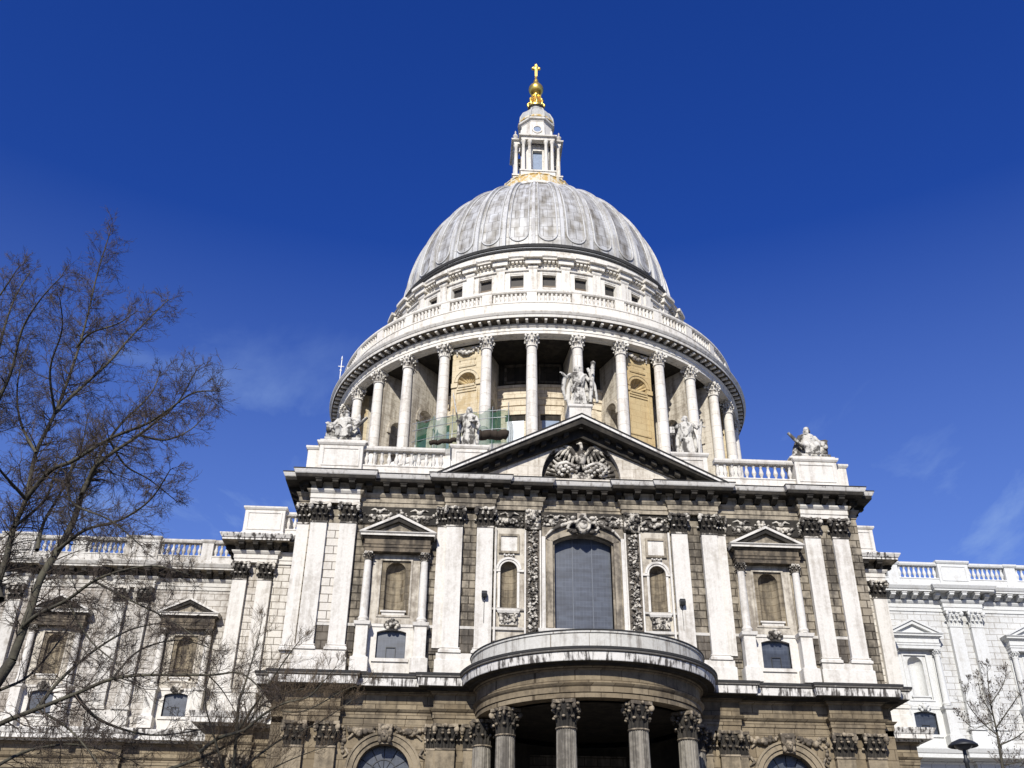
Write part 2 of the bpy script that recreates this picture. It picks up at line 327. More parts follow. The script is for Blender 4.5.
# ------------------------------------------------------------------ ground
g = MB(); g.box(-700, 700, -500, 900, -1, 0); o = g.build('ground', asphalt); o['kind'] = 'structure'
g = MB(); g.prism_z([(-75, -14), (-9, -14), (-9, -24), (9, -24), (9, -14), (75, -14), (75, 90), (-75, 90)], .0, .13); o = g.build('pavement', paving); o['kind'] = 'structure'

# ------------------------------------------------------------------ the cathedral
D = 37.574
cathedral = thing('cathedral', 'domed baroque stone cathedral with a pedimented front, round portico and gilded cross', 'cathedral', (0, 0, 0))
C = cathedral

# ---- shared meshes: capitals, bases, balusters
def leaf(mb, org, w, h, outv, bodydark=False):
    rows = [(0, .02, .75), (.32, .05, 1.0), (.66, .12, .95), (.9, .55, .75), (1.0, .95, .55), (.9, 1.15, .35), (.78, 1.02, .2)]
    keep = mb.cur; mb.cur = 0; tipp = org(0, outv*1.02, h*.93); mb.ell(tipp, (w*.30, w*.24, w*.2), 7, 5); mb.cur = 1 if bodydark else keep
    vs = []
    for t, o_, k in rows:
        for q in (-1, -.45, 0, .45, 1):
            vs.append(org(q*w/2*k, outv*(o_-.16*abs(q))+(.045 if abs(q) < .2 else 0.0)-(.03 if abs(q) == .45 else 0), t*h))
    fs = [(r*5+c, r*5+c+1, r*5+6+c, r*5+5+c) for r in range(len(rows)-1) for c in range(4)]
    mb.add(vs, fs, False); mb.cur = keep
def cap_flat(w, h, d=.45):
    m = MB(); m.cur = 1
    m.prism_x([(0, 0), (d, 0), (d, h*.86), (-.14, h*.86), (-.02, h*.5)], -w*.47, w*.47)
    m.cur = 0
    m.box(-w*.53, w*.53, -.05, d, -.07, .03)
    F = lambda u0, v0, z0: (lambda u, v, z: (u+u0, -(v+v0), z+z0))
    for u in (-.34, 0, .34): leaf(m, F(u*w, .0, 0), w*.32, h*.36, .17, True)
    for u in (-.17, .17): leaf(m, F(u*w, .02, .03), w*.33, h*.64, .22, True)
    for sx_ in (-1, 1):
        G = lambda u, v, z, sx_=sx_: (sx_*(w*.47+v), d*.45+u, z)
        leaf(m, G, d*.8, h*.42, .16, True)
        leaf(m, lambda u, v, z, sx_=sx_: (sx_*(w*.40+v*.8)+u*.5, -(v*.9)+u*.3*sx_, z+.02), w*.32, h*.64, .24, True)
        R = Matrix.Rotation(sx_*pi/4, 3, 'Z')
        m.ell((sx_*w*.56, -.22, h*.77), (.12, .20, .20), 10, 6, R)
        m.ell((sx_*w*.58, -.24, h*.70), (.06, .09, .10), 8, 4, R)
        m.ell((sx_*w*.16, -.15, h*.74), (.09, .08, .08), 8, 4)
    m.prism_z([(-w*.64, -.30), (-w*.52, -.32), (-w*.2, -.17), (w*.2, -.17), (w*.52, -.32), (w*.64, -.30), (w*.62, d), (-w*.62, d)], h*.87, h)
    m.ell((0, -.24, h*.93), (.14, .09, .12), 8, 5)
    return m
def cap_round(r, h):
    m = MB(); m.cur = 1
    m.lathe([(r*.9, 0), (r*.92, h*.4), (r*1.15, h*.86)], 20); m.cur = 0
    m.lathe([(r*.95, -.08), (r*1.1, -.06), (r*1.1, 0), (r*.95, .03)], 20)
    for row, (nh, oo) in enumerate(((.40, .16), (.68, .2))):
        for k in range(8):
            a = pi/8*(2*k+row)
            leaf(m, lambda u, v, z, a=a: ((r*.92+v)*sin(a)+u*cos(a), -(r*.92+v)*cos(a)+u*sin(a), z), r*.74, h*nh, oo*(.6+r*.8), True)
    q = r*1.12
    for k in range(4):
        a = pi/4+k*pi/2; R = Matrix.Rotation(a, 3, 'Z')
        m.ell((q*1.32*sin(a), -q*1.32*cos(a), h*.76), (r*.16, r*.32, r*.32), 10, 6, R)
        m.ell((q*1.05*sin(a+.42), -q*1.05*cos(a+.42), h*.76), r*.15, 8, 4); m.ell((q*1.05*sin(a-.42), -q*1.05*cos(a-.42), h*.76), r*.15, 8, 4)
        m.ell((q*1.1*sin(a+pi/4), -q*1.1*cos(a+pi/4), h*.93), r*.2, 8, 5)
    P = []
    for k in range(4):
        a = pi/4+k*pi/2
        for da, rr in ((-.09, 1.55), (.09, 1.55), (.42, 1.16), (pi/4, 1.08), (pi/2-.42, 1.16)): P.append((r*rr*1.03*sin(a+da), -r*rr*1.03*cos(a+da)))
    m.prism_z(P, h*.87, h)
    return m
CAPU = cap_flat(1.03, 1.27).mesh('capital', [carve, soot_shade])
CAPU_C = cap_flat(1.03, 1.27).mesh('capital', [wing, wing])
CAPU_G = CAPU
CAPL = cap_flat(1.10, 1.33).mesh('capital', [carve_b, soot_shade])
CAPD = cap_round(.5, 1.28).mesh('capital', [drumst, carve_w])
CAPP = cap_round(.52, 1.38).mesh('capital', [carve_b, soot_shade])
CAPA = cap_round(.21, .5).mesh('capital', [carve, sooty_shaded])
CAPA_C = cap_round(.21, .5).mesh('capital', [wing, wing])
def base_flat(w, d=.45):
    m = MB(); m.sweep([(-w/2, d), (-w/2, 0), (w/2, 0), (w/2, d)], [(0, -.33), (.16, -.33), (.16, -.18), (.10, -.14), (.06, -.08), (.10, -.04), (.08, 0), (0, .02)]); return m
BASE = {k: base_flat(1.03).mesh('base', m) for k, m in (('p', pale), ('c', wing), ('g', grey), ('b', brown))}
def plinth_block(w0, d=.6):
    m = MB(); w = w0
    m.sweep([(-w/2, d), (-w/2, 0), (w/2, 0), (w/2, d)], [(-.1, 16.45), (.02, 16.45), (.02, 17.3), (-.06, 17.36), (-.06, 17.72), (-.4, 17.72)]); return m
def pilaster(x, yf, style='p', w=1.03, z0=18.08, z1=25.88, mats=None, cap=None, depth=.45):
    m = MB(); m.box(-w/2, w/2, 0, depth, z0, z1)
    o = m.build('pilaster', mats or {'p': pale, 'c': wing, 'g': grey, 'b': brown}[style], C, (x, yf, 0))
    put('capital', cap or {'p': CAPU, 'c': CAPU_C, 'g': CAPU_G, 'b': CAPL}[style], o, (0, 0, z1))
    put('base', BASE[style], o, (0, 0, z0)); return o

# ---- walls of the transept, upper storey
AX = 11.72                                        # aedicule axis
CW = (0, 1.82, 19.35, 25.05, 'seg', .5)
for s_ in (-1, 1):
    w_ = MB()
    a, b = sorted((s_*8.85, s_*14.4))
    w_.wall(a, b, 19.4, 27.15, .38, 1.2, [(s_*AX, .62, 20.3, 22.8, 'arch', .62)])
    a, b = sorted((s_*8.75, s_*14.45)); w_.wall(a, b, 16.4, 19.4, .38, 1.2, [(s_*AX, .88, 17.4, 19.0, 'seg', .16)])
    a, b = sorted((s_*14.4, s_*17.45)); w_.box(a, b, .36, 1.6, 16.4, 27.15)
    w_.build('wall', tan_j, C)
    w_ = MB(); a, b = sorted((s_*17.45, s_*18.2)); w_.box(a, b, .75, 12.2, 16.4, 27.15)
    w_.build('side_wall', pale_j, C)
w_ = MB(); w_.wall(-5.62, 5.62, 16.4, 27.15, .32, 1.3, [CW, (-4.70, .52, 20.7, 23.15, 'arch', .52), (4.70, .52, 20.7, 23.15, 'arch', .52)])
w_.build('wall', cream, C)
for s_ in (-1, 1):
    w_ = MB(); a, b = sorted((s_*5.62, s_*8.85)); w_.box(a, b, .36, 1.6, 16.4, 27.15); w_.build('wall', tan_j, C)
# pale ashlar strips between the outer pilasters, sooted panels below the string course
for s_ in (-1, 1):
    for qa, qb, y0, y1, z0, z1 in ((15.45, 16.3, .22, .36, 19.5, 25.9), (17.33, 18.21, .42, .75, 16.5, 27.15)):
        st = MB(); st.box(min(s_*qa, s_*qb), max(s_*qa, s_*qb), y0, y1, z0, z1); st.build('wall_strip', pale_j if s_ < 0 else tan_j, C)
    for a, b in ((5.62+1.05, 7.72), (8.72, 9.55), (13.98, 14.45), (15.48, 16.28), (17.3, 17.45)): pn = MB(); pn.box(min(s_*a, s_*b), max(s_*a, s_*b), .28, .38, 17.75, 19.28); pn.build('recessed_panel', sooty_shaded, C)
    sc = MB(); sc.sweep(sorted([(s_*8.75, .34), (s_*9.65, .34)]), [(0, 19.28), (.1, 19.30), (.14, 19.46), (0, 19.5)])
    sc.sweep(sorted([(s_*13.9, .34), (s_*14.45, .34)]), [(0, 19.28), (.1, 19.30), (.14, 19.46), (0, 19.5)])
    sc.sweep(sorted([(s_*15.45, .34), (s_*16.32, .34)]), [(0, 19.28), (.1, 19.30), (.14, 19.46), (0, 19.5)])
    sc.sweep(sorted([(s_*6.65, .34), (s_*7.75, .34)]), [(0, 19.28), (.1, 19.30), (.14, 19.46), (0, 19.5)])
    sc.build('string_course', pale, C)
for s_ in (-1, 1):
    for x in (6.25, 8.2): pilaster(s_*x, 0)
    for x in (14.95, 16.8): pilaster(s_*x, 0)
    hp = MB(); hp.box(-.3, .3, .0, .4, 18.08, 25.88); o = hp.build('pilaster', pale, C, (s_*8.98, .18, 0)); o['label'] = 'narrow half pilaster'
    hc = put('capital', CAPU, o, (0, 0.02, 25.88)); hc.scale = (.6, .8, 1)
    if s_ < 0: o = pilaster(-17.8, .38, w=.84); o.children[0].scale = (.82, 1, 1); o.children[1].scale = (.82, 1, 1)
    for xc, ww in ((7.3, 3.5), (15.87, 3.2)):
        plinth_block(ww).build('plinth', pale, C, (s_*xc, -.14, 0))

# ---- upper entablature
def path_u(x1, x2):
    P = [(-18.25, 11.45), (-18.25, .55), (-17.5, .55), (-17.5, -.06), (-14.35, -.06), (-14.35, .36), (-8.85, .36), (-8.85, -.06), (-x1, -.06), (-x1, .14), (-x2, .14), (-x2, .55)]
    return P+mir(P)
m = MB(); m.sweep(path_u(5.65, 2.6), [(-.3, 27.15), (0, 27.15), (0, 27.42), (.06, 27.44), (.06, 27.74), (.12, 27.78), (.22, 27.92), (.24, 28.0), (-.3, 28.02)])
m.build('architrave', tan_s, C)
for s_ in (-1, 1):
    m = MB(); m.sweep(sorted([(s_*17.5, -.06), (s_*14.35, -.06)]), [(.0, 27.155), (.012, 27.155), (.012, 27.41), (.072, 27.445), (.072, 27.73), (.135, 27.78), (.235, 27.91), (.255, 28.01), (0, 28.03)])
    m.build('architrave_facing', pale, C)
m = MB(); m.sweep(path_u(5.65, 2.9), [(-.6, 28.0), (.02, 28.0), (.02, 28.36), (.12, 28.42), (.16, 28.55), (.95, 28.56), (-.6, 28.57)])
def modillions(path, parent, mat, z0=28.10, z1=28.50, d=.82, w=.36, gap=.93, o=.04):
    key = ('modillion', mat.name)
    if key not in MESHES:
        b_ = MB(); b_.prism_x([(-o, z0), (-d*.55, z0), (-d*.8, z0+.12), (-d, z0+.16), (-d, z1), (-o, z1)], -w/2, w/2); b_.box(-w/2-.05, w/2+.05, -d-.05, -o, z1-.07, z1+.008); MESHES[key] = b_.mesh('modillion', mat)
    for a, b in zip(path, path[1:]):
        a = Vector(a); b = Vector(b); Ln = (b-a).length
        if Ln < .5: continue
        t = (b-a).normalized(); k = max(1, int(Ln/gap))
        for i in range(k):
            c = a+t*(Ln*(i+.5)/k); put('modillion', MESHES[key], parent, (c.x, c.y, 0), atan2(t.y, t.x))
fo = m.build('frieze', cream, C)
modillions(path_u(5.65, 2.9), fo, soot_shade)
m = MB(); m.sweep(path_u(5.65, 2.9), [(.0, 28.51), (.93, 28.515), (.95, 28.72), (.0, 28.73)]); m.build('soffit', soot_shade, C)
m = MB(); m.sweep(path_u(5.65, 2.9), [(-.6, 28.725), (.98, 28.73), (1.02, 28.78), (1.10, 28.96), (1.10, 29.05), (-.6, 29.3)])
m.build('cornice', lipu, C)
m = MB(); m.sweep(path_u(5.65, 2.9), [(.95, 28.99), (1.115, 28.99), (1.12, 29.07), (.95, 29.13)]); m.build('cornice_edge', dark_edge, C)

# ---- pediment
ped = MB()
ZT, HW, ZA = 29.02, 9.45, 33.72                  # tips and apex of the upper edge
def rake(mb, over, tv, off, y1=.2, sub=0):
    k = (ZA-ZT)/HW
    for s_ in (-1, 1):
        za = ZA-off; zl = ZT-off
        x_in = HW
        P = [(s_*HW, zl), (0, za), (0, za-tv), (s_*(HW-max(0, (tv-0)/k)*.55), zl-tv*.45)]
        mb.prism_y(P if s_ < 0 else P[::-1], -over, y1)
m1 = MB(); rake(m1, 1.15, .22, 0); m1o = m1.build('pediment', lipu, C)
me_ = MB()
for s_ in (-1, 1):
    q = [(s_*(HW+.05), ZT+.03), (0, ZA+.06), (0, ZA-.03), (s_*HW, ZT-.06)]; me_.prism_y(q if s_ < 0 else q[::-1], -1.19, -1.0)
me_.build('lead_edge', dark_edge, m1o)
m2 = MB()
k_ = (ZA-ZT)/HW
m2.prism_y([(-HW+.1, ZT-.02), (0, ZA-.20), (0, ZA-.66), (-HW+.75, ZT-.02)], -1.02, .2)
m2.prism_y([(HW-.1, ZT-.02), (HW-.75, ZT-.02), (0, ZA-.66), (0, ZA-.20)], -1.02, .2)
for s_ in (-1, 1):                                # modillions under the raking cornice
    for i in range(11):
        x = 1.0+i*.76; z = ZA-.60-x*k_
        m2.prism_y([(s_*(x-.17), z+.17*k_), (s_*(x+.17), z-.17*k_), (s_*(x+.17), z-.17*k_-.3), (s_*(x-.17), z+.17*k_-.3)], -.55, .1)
    m2.prism_y([(s_*(HW-.7), ZT+.05), (0, ZA-.60), (0, ZA-1.32), (s_*(HW-2.0), ZT+.05)], -.22, .2)  # lowest black layer stands in for the cornice's shadow on the tympanum
m2.build('raking_cornice', soot_shade, m1o)
ty = MB()
RX, RZ, ZC = 2.62, 2.95, 29.45
K = 24; arc = [(-RX*cos(pi*i/K), ZC+RZ*sin(pi*i/K)) for i in range(K+1)]
top = lambda x: ZA-.9-abs(x)*k_
for a, b in zip(arc, arc[1:]): ty.prism_y([a, b, (b[0], top(b[0])), (a[0], top(a[0]))], .02, .6)
for s_ in (-1, 1):
    ty.prism_y([(s_*RX, ZC), (s_*RX, top(RX)), (s_*7.9, 29.25), (s_*7.9, ZC-.2)], .02, .6)
ty.box(-8, 8, .03, .6, 29.0, ZC)
ty.build('tympanum', stone('tympanum_stone', (.56, .52, .45), (.22, .18, .13), .7, lo=.44, hi=.66, streak=.5, joints=(1.4, .62, .014, .62), bump=.2), m1o)
bk = MB(); bk.prism_y(arc, .55, .7); bk.build('relief_ground', sooty_shaded, m1o)
sc_ = MB(); rf = MB()                             # phoenix rising above scrolls
Y0 = .45
rf.ell((0, Y0-.35, 30.95), (.36, .32, .55), 12, 8); rf.ell((0, Y0-.5, 31.2), (.26, .2, .3), 10, 6)
rf.tube([(0, Y0-.4, 31.35), (.05, Y0-.45, 31.75), (0, Y0-.5, 31.98), (-.16, Y0-.55, 31.98)], [.18, .13, .12, .05], 8)
rf.ell((-.02, Y0-.5, 32.0), (.15, .14, .13), 8, 6); rf.tube([(-.1, Y0-.55, 32.0), (-.3, Y0-.6, 31.93)], [.06, .015], 6)
for s_ in (-1, 1):
    rf.tube([(s_*.25, Y0-.3, 31.1), (s_*.7, Y0-.3, 31.75), (s_*1.15, Y0-.25, 31.95), (s_*1.5, Y0-.2, 31.7)], [.17, .16, .13, .07], 7)
    for i in range(9):
        t = i/8; bx, bz = .45+t*1.0, 31.45+.42*sin(t*2.6); a = radians(-82+t*80)
        ln = .95+.25*t
        rf.tube([(s_*bx, Y0-.22, bz), (s_*(bx+cos(a)*ln*.5), Y0-.26, bz+sin(a)*ln*.5), (s_*(bx+cos(a)*ln), Y0-.1, bz+sin(a)*ln)], [.09, .12, .03], 6)
    for i in range(6):                           # rays at the sides
        a = radians(2+i*9); r0, r1 = 1.35, 2.35
        rf.tube([(s_*r0*cos(a), Y0-.1, 29.55+r0*sin(a)*.9), (s_*r1*cos(a), Y0-.12, 29.55+r1*sin(a)*.9)], [.07, .13], 5)
    for i in range(7):
        x = .25+i*.19; z = 30.18+.16*sin(i*2.1); sc_.ell((s_*x, Y0-.5, z), (.15, .17, .13), 8, 5)
        sc_.ell((s_*(x+.08), Y0-.42, z-.28+.08*cos(i*1.7)), (.12, .14, .1), 8, 5)
    sc_.tube([(s_*1.5+.22*cos(q), Y0-.42, 30.25+.26*sin(q)) for q in [j*.8 for j in range(9)]], .08, 6)
    sc_.tube([(s_*.5, Y0-.4, 30.45), (s_*1.0, Y0-.45, 30.62), (s_*1.45, Y0-.42, 30.5), (s_*1.7, Y0-.4, 30.2), (s_*1.5, Y0-.4, 29.95)], [.1, .12, .12, .1, .06], 6)
    for i in range(4): rf.tube([(s_*(.1+.13*i), Y0-.4, 30.5), (s_*(.16+.2*i), Y0-.3, 30.15)], [.07, .04], 5)
rf.box(-.75, .75, Y0-.36, Y0, 29.5, 29.95)
rf.build('phoenix_relief', carve, m1o); sc_.build('scroll', carve_w, m1o)

# ---- aedicules with niche and window below
def aedicule(x, yf, cl=False):
    """frame, columns, pediment and niche; the niche recess itself is lined here"""
    ST, CV = (wing, wing) if cl else (tan_s, carve)
    PL = wing if cl else pale
    root = MB()                                   # flat surround behind the columns
    root.wall(-1.48, 1.48, 19.5, 24.05, -.12, .5, [(0, .9, 20.0, 23.5, 'flat', 0)])
    root.frame(-1.02, 1.02, 19.9, 23.6, .12, -.18, -.1)
    o = root.build('aedicule', wing if cl else cream, C, (x, yf, 0))
    nn = MB(); nn.wall(-.9, .9, 20.0, 23.5, -.05, .36, [(0, .62, 20.3, 22.8, 'arch', .62)]); nn.niche(0, .62, 20.3, 22.8, -.04)
    nn.box(-.66, .66, -.02, .1, 22.74, 22.84) if False else None
    
    nn.build('niche', wing if cl else niche_tan, o)
    sb = MB(); sb.sweep([(-.68, .1), (-.68, -.12), (.68, -.12), (.68, .1)], [(-.1, 19.92), (.0, 19.92), (.02, 20.16), (.1, 20.2), (.1, 20.3), (-.1, 20.31)]); sb.build('niche_sill', PL, o)
    for s_ in (-1, 1):
        cm = MB(); cm.lathe([(.30, 19.5), (.30, 19.6), (.33, 19.64), (.33, 19.7), (.27, 19.78), (.25, 19.85), (.25, 21.5), (.215, 23.4)], 16)
        c_ = cm.build('column', PL, o, (s_*1.75, -.42, 0)); put('capital', CAPA_C if cl else CAPA, o, (s_*1.75, -.42, 23.4))
        pd = MB(); pd.sweep([(-.36, .4), (-.36, -.36), (.36, -.36), (.36, .4)], [(-.2, 16.42), (.16, 16.42), (.16, 17.25), (.03, 17.32), (.0, 17.42), (.0, 19.15), (.1, 19.22), (.14, 19.42), (-.2, 19.5)])
        pd.box(-.36, .36, .3, .44, 16.5, 19.4)
        pd.build('pedestal', PL, o, (s_*1.75, -.42, 0))
        bk_ = MB(); bk_.box(s_*1.75-.24, s_*1.75+.24, -.1, .1, 19.5, 23.9); bk_.build('half_pilaster', ST, o)
    en = MB(); P = [(-2.05, .2), (-2.05, -.66), (2.05, -.66), (2.05, .2)]
    en.sweep(P, [(-.9, 23.9), (0, 23.9), (0, 24.14), (.05, 24.16), (.05, 24.3), (.1, 24.36), (-.9, 24.37)])
    en.sweep(P, [(-.9, 24.37), (.0, 24.372), (.0, 24.72), (.1, 24.8), (.14, 24.86), (-.9, 24.87)])
    en.build('entablature', wing if cl else shade_brown, o)  # the pediment's shadow is put into this darker brown
    pe = MB(); pe.sweep(P, [(-.9, 24.87), (.26, 24.872), (.26, 24.98), (.36, 25.06), (.36, 25.1), (-.9, 25.13)])
    H = 2.42; pk = MB()
    for s_ in (-1, 1):
        q = [(s_*H, 25.10), (0, 26.28), (0, 26.1), (s_*(H-.36), 25.12)]; pe.prism_y(q if s_ < 0 else q[::-1], -1.03, .2)
        q = [(s_*(H-.34), 25.125), (0, 26.11), (0, 25.82), (s_*(H-.9), 25.125)]; pk.prism_y(q if s_ < 0 else q[::-1], -.92, .2)
    pe.build('pediment', PL, o)
    pk.build('raking_moulding', wing if cl else soot_shade, o); us = MB(); us.box(-2.25, 2.25, -.86, .1, 24.84, 24.868); us.build('soffit', wing if cl else soot_shade, o)
    tt = MB(); tt.prism_y([(-1.9, 25.1), (0, 25.95), (1.9, 25.1)], -.66, .1); tt.build('tympanum', ST, o)
    # base course round the lower window
    bw = MB(); bw.wall(-1.42, 1.42, 16.45, 19.5, -.1, .49, [(0, .88, 17.4, 18.98, 'seg', .16)])
    bw.box(-1.42, 1.42, -.16, .0, 19.3, 19.47); bw.box(-1.1, 1.1, -.2, .2, 17.2, 17.4)
    bw.build('base_course', PL, o)
    wn = MB(); wn.prism_y(arch_pts(0, .88, 18.98, .16)+[(.88, 17.4), (-.88, 17.4)], .16, .2); w = wn.build('window', leaded, o)
    wf = MB(); wf.box(-.3, -.26, .1, .17, 17.4, 18.1); wf.box(.26, .3, .1, .17, 17.4, 18.1); wf.box(-.3, .3, .1, .17, 18.1, 18.15); wf.build('window_frame', iron, o)
    kh = MB()                                     # carved mask over the window
    kh.ell((0, -.3, 19.42), (.2, .2, .26), 10, 7); kh.ell((0, -.45, 19.36), (.06, .08, .08))
    for s_ in (-1, 1):
        kh.ell((s_*.22, -.25, 19.55), (.2, .14, .13)); kh.ell((s_*.36, -.22, 19.38), (.16, .12, .12)); kh.ell((s_*.24, -.25, 19.2), (.12, .12, .13))
    kh.ell((0, -.3, 19.68), (.18, .16, .12)); kh.build('keystone_mask', CV if not cl else wing, o)
    return o
aedicule(-AX, .38); aedicule(AX, .38)

# ---- carved swags
def swag(mb, x0, x1, zt, drop, y, n=9, r=.15, rnd=None):
    rnd = rnd or random
    for i in range(n):
        t = i/(n-1); x = x0+(x1-x0)*t; z = zt-drop*4*t*(1-t)
        k = .7+.6*sin(pi*t)
        for q in range(2):
            mb.ell((x+rnd.uniform(-.09, .09), y-rnd.uniform(.04, .16)*k, z+rnd.uniform(-.1, .1)*k), r*k*rnd.uniform(.5, .95), 7, 5)
def swag_panel(x0, x1, y, mat=carve, z0=26.0, z1=27.05, nsw=2, name='garland'):
    Lx = (x1-x0)/nsw
    for i in range(nsw):
        m = MB(); swag(m, x0+Lx*i+.18, x0+Lx*(i+1)-.18, z1-.28, .5, y)
        for xx in (x0+Lx*i+.12, x0+Lx*(i+1)-.12):
            for j in range(5): m.ell((xx+random.uniform(-.06, .06), y-.08, z1-.18-j*.19), random.uniform(.08, .14), 7, 5)
        xc = x0+Lx*(i+.5); m.ell((xc, y-.1, z1-.3), (.2, .14, .16)); 
        for s_ in (-1, 1):
            m.tube([(xc, y-.05, z1-.25), (xc+s_*.3, y-.12, z1-.12), (xc+s_*.6, y-.06, z1-.2)], [.05, .08, .03], 5)
            m.ell((xc+s_*.5, y-.06, z0+.12), (.18, .1, .1))
        m.ell((xc, y-.02, (z0+z1)/2), (Lx*.44, .06, .12), 12, 5); m.build(name, mat, C)
for s_ in (-1, 1):
    a, b = sorted((s_*9.2, s_*14.35)); swag_panel(a, b, .36)
    a, b = sorted((s_*3.75, s_*5.65)); swag_panel(a, b, .3, nsw=1)
    a, b = sorted((s_*.75, s_*2.65)); swag_panel(a, b, .3, z0=26.1, z1=27.0, nsw=1)
    for qa, qb, y0, y1 in ((9.2, 14.4, .30, .40), (.3, 5.64, .27, .34)): bg_ = MB(); a, b = sorted((s_*qa, s_*qb)); bg_.box(a, b, y0, y1, 25.97, 27.13); bg_.build('garland_ground', soot_shade, C)

# ---- central window and its carved strips
sr = MB()
sr.wall(-2.62, 2.62, 19.1, 26.0, .08, .3, [(0, 1.95, 19.4, 25.0, 'seg', .55)])
P_ = arch_pts(0, 1.95, 25.0, .55); Q_ = arch_pts(0, 2.3, 25.15, .62)
for i in range(16): sr.prism_y([P_[i], P_[i+1], Q_[i+1], Q_[i]], -.04, .1)
for s_ in (-1, 1):
    a, b = sorted((s_*1.95, s_*2.3)); sr.box(a, b, -.04, .1, 19.45, 25.05)
    a, b = sorted((s_*1.82, s_*1.97)); sr.box(a, b, .2, .8, 19.4, 25.05)
sro = sr.build('window_surround', tan_s, C)
ss = MB()
for s_ in (-1, 1):
    a, b = sorted((s_*2.42, s_*2.64)); ss.box(a, b, -.08, .0, 19.3, 25.3)
ss.sweep([(-2.75, .3), (-2.75, -.08), (2.75, -.08), (2.75, .3)], [(-.1, 19.0), (.05, 19.02), (.12, 19.2), (.14, 19.36), (-.2, 19.4)]); ss.build('window_sill', pale, sro)
gl = MB(); gl.prism_y(arch_pts(0, 1.84, 25.05, .5)+[(1.84, 19.35), (-1.84, 19.35)], .75, .8); glo = gl.build('window', leaded, C)
gb = MB()
for x in (-.62, .62): gb.box(x-.03, x+.03, .70, .748, 19.35, 25.45)
gb.build('window_frame', simple('window_bar', (.075, .085, .105), .5), glo)
kt = MB()
kt.ell((0, -.2, 26.0), (.5, .3, .48), 14, 9); kt.ell((0, -.42, 26.05), (.3, .16, .32), 12, 8); kt.tube([(.42*cos(q), -.42, 26.05+.46*sin(q)) for q in [j*.42 for j in range(16)]], .09, 6)
for s_ in (-1, 1):
    kt.tube([(s_*.4, -.2, 26.3), (s_*.8, -.25, 26.25), (s_*1.0, -.15, 25.9), (s_*.75, -.2, 25.7), (s_*.5, -.2, 25.75)], [.14, .13, .1, .1, .05], 7)
    kt.ell((s_*.6, -.25, 26.55), (.22, .18, .14)); kt.ell((s_*.55, -.22, 25.6), (.2, .15, .12))
    kt.tube([(s_*.5, -.1, 26.35), (s_*1.3, -.12, 26.1), (s_*2.0, -.1, 25.75), (s_*2.4, -.08, 25.3)], [.1, .12, .1, .05], 6)
kt.ell((0, -.3, 26.6), (.26, .25, .22), 10, 6); kt.ell((0, -.35, 25.55), (.2, .2, .14)); kt.build('keystone_cartouche', carve, C)
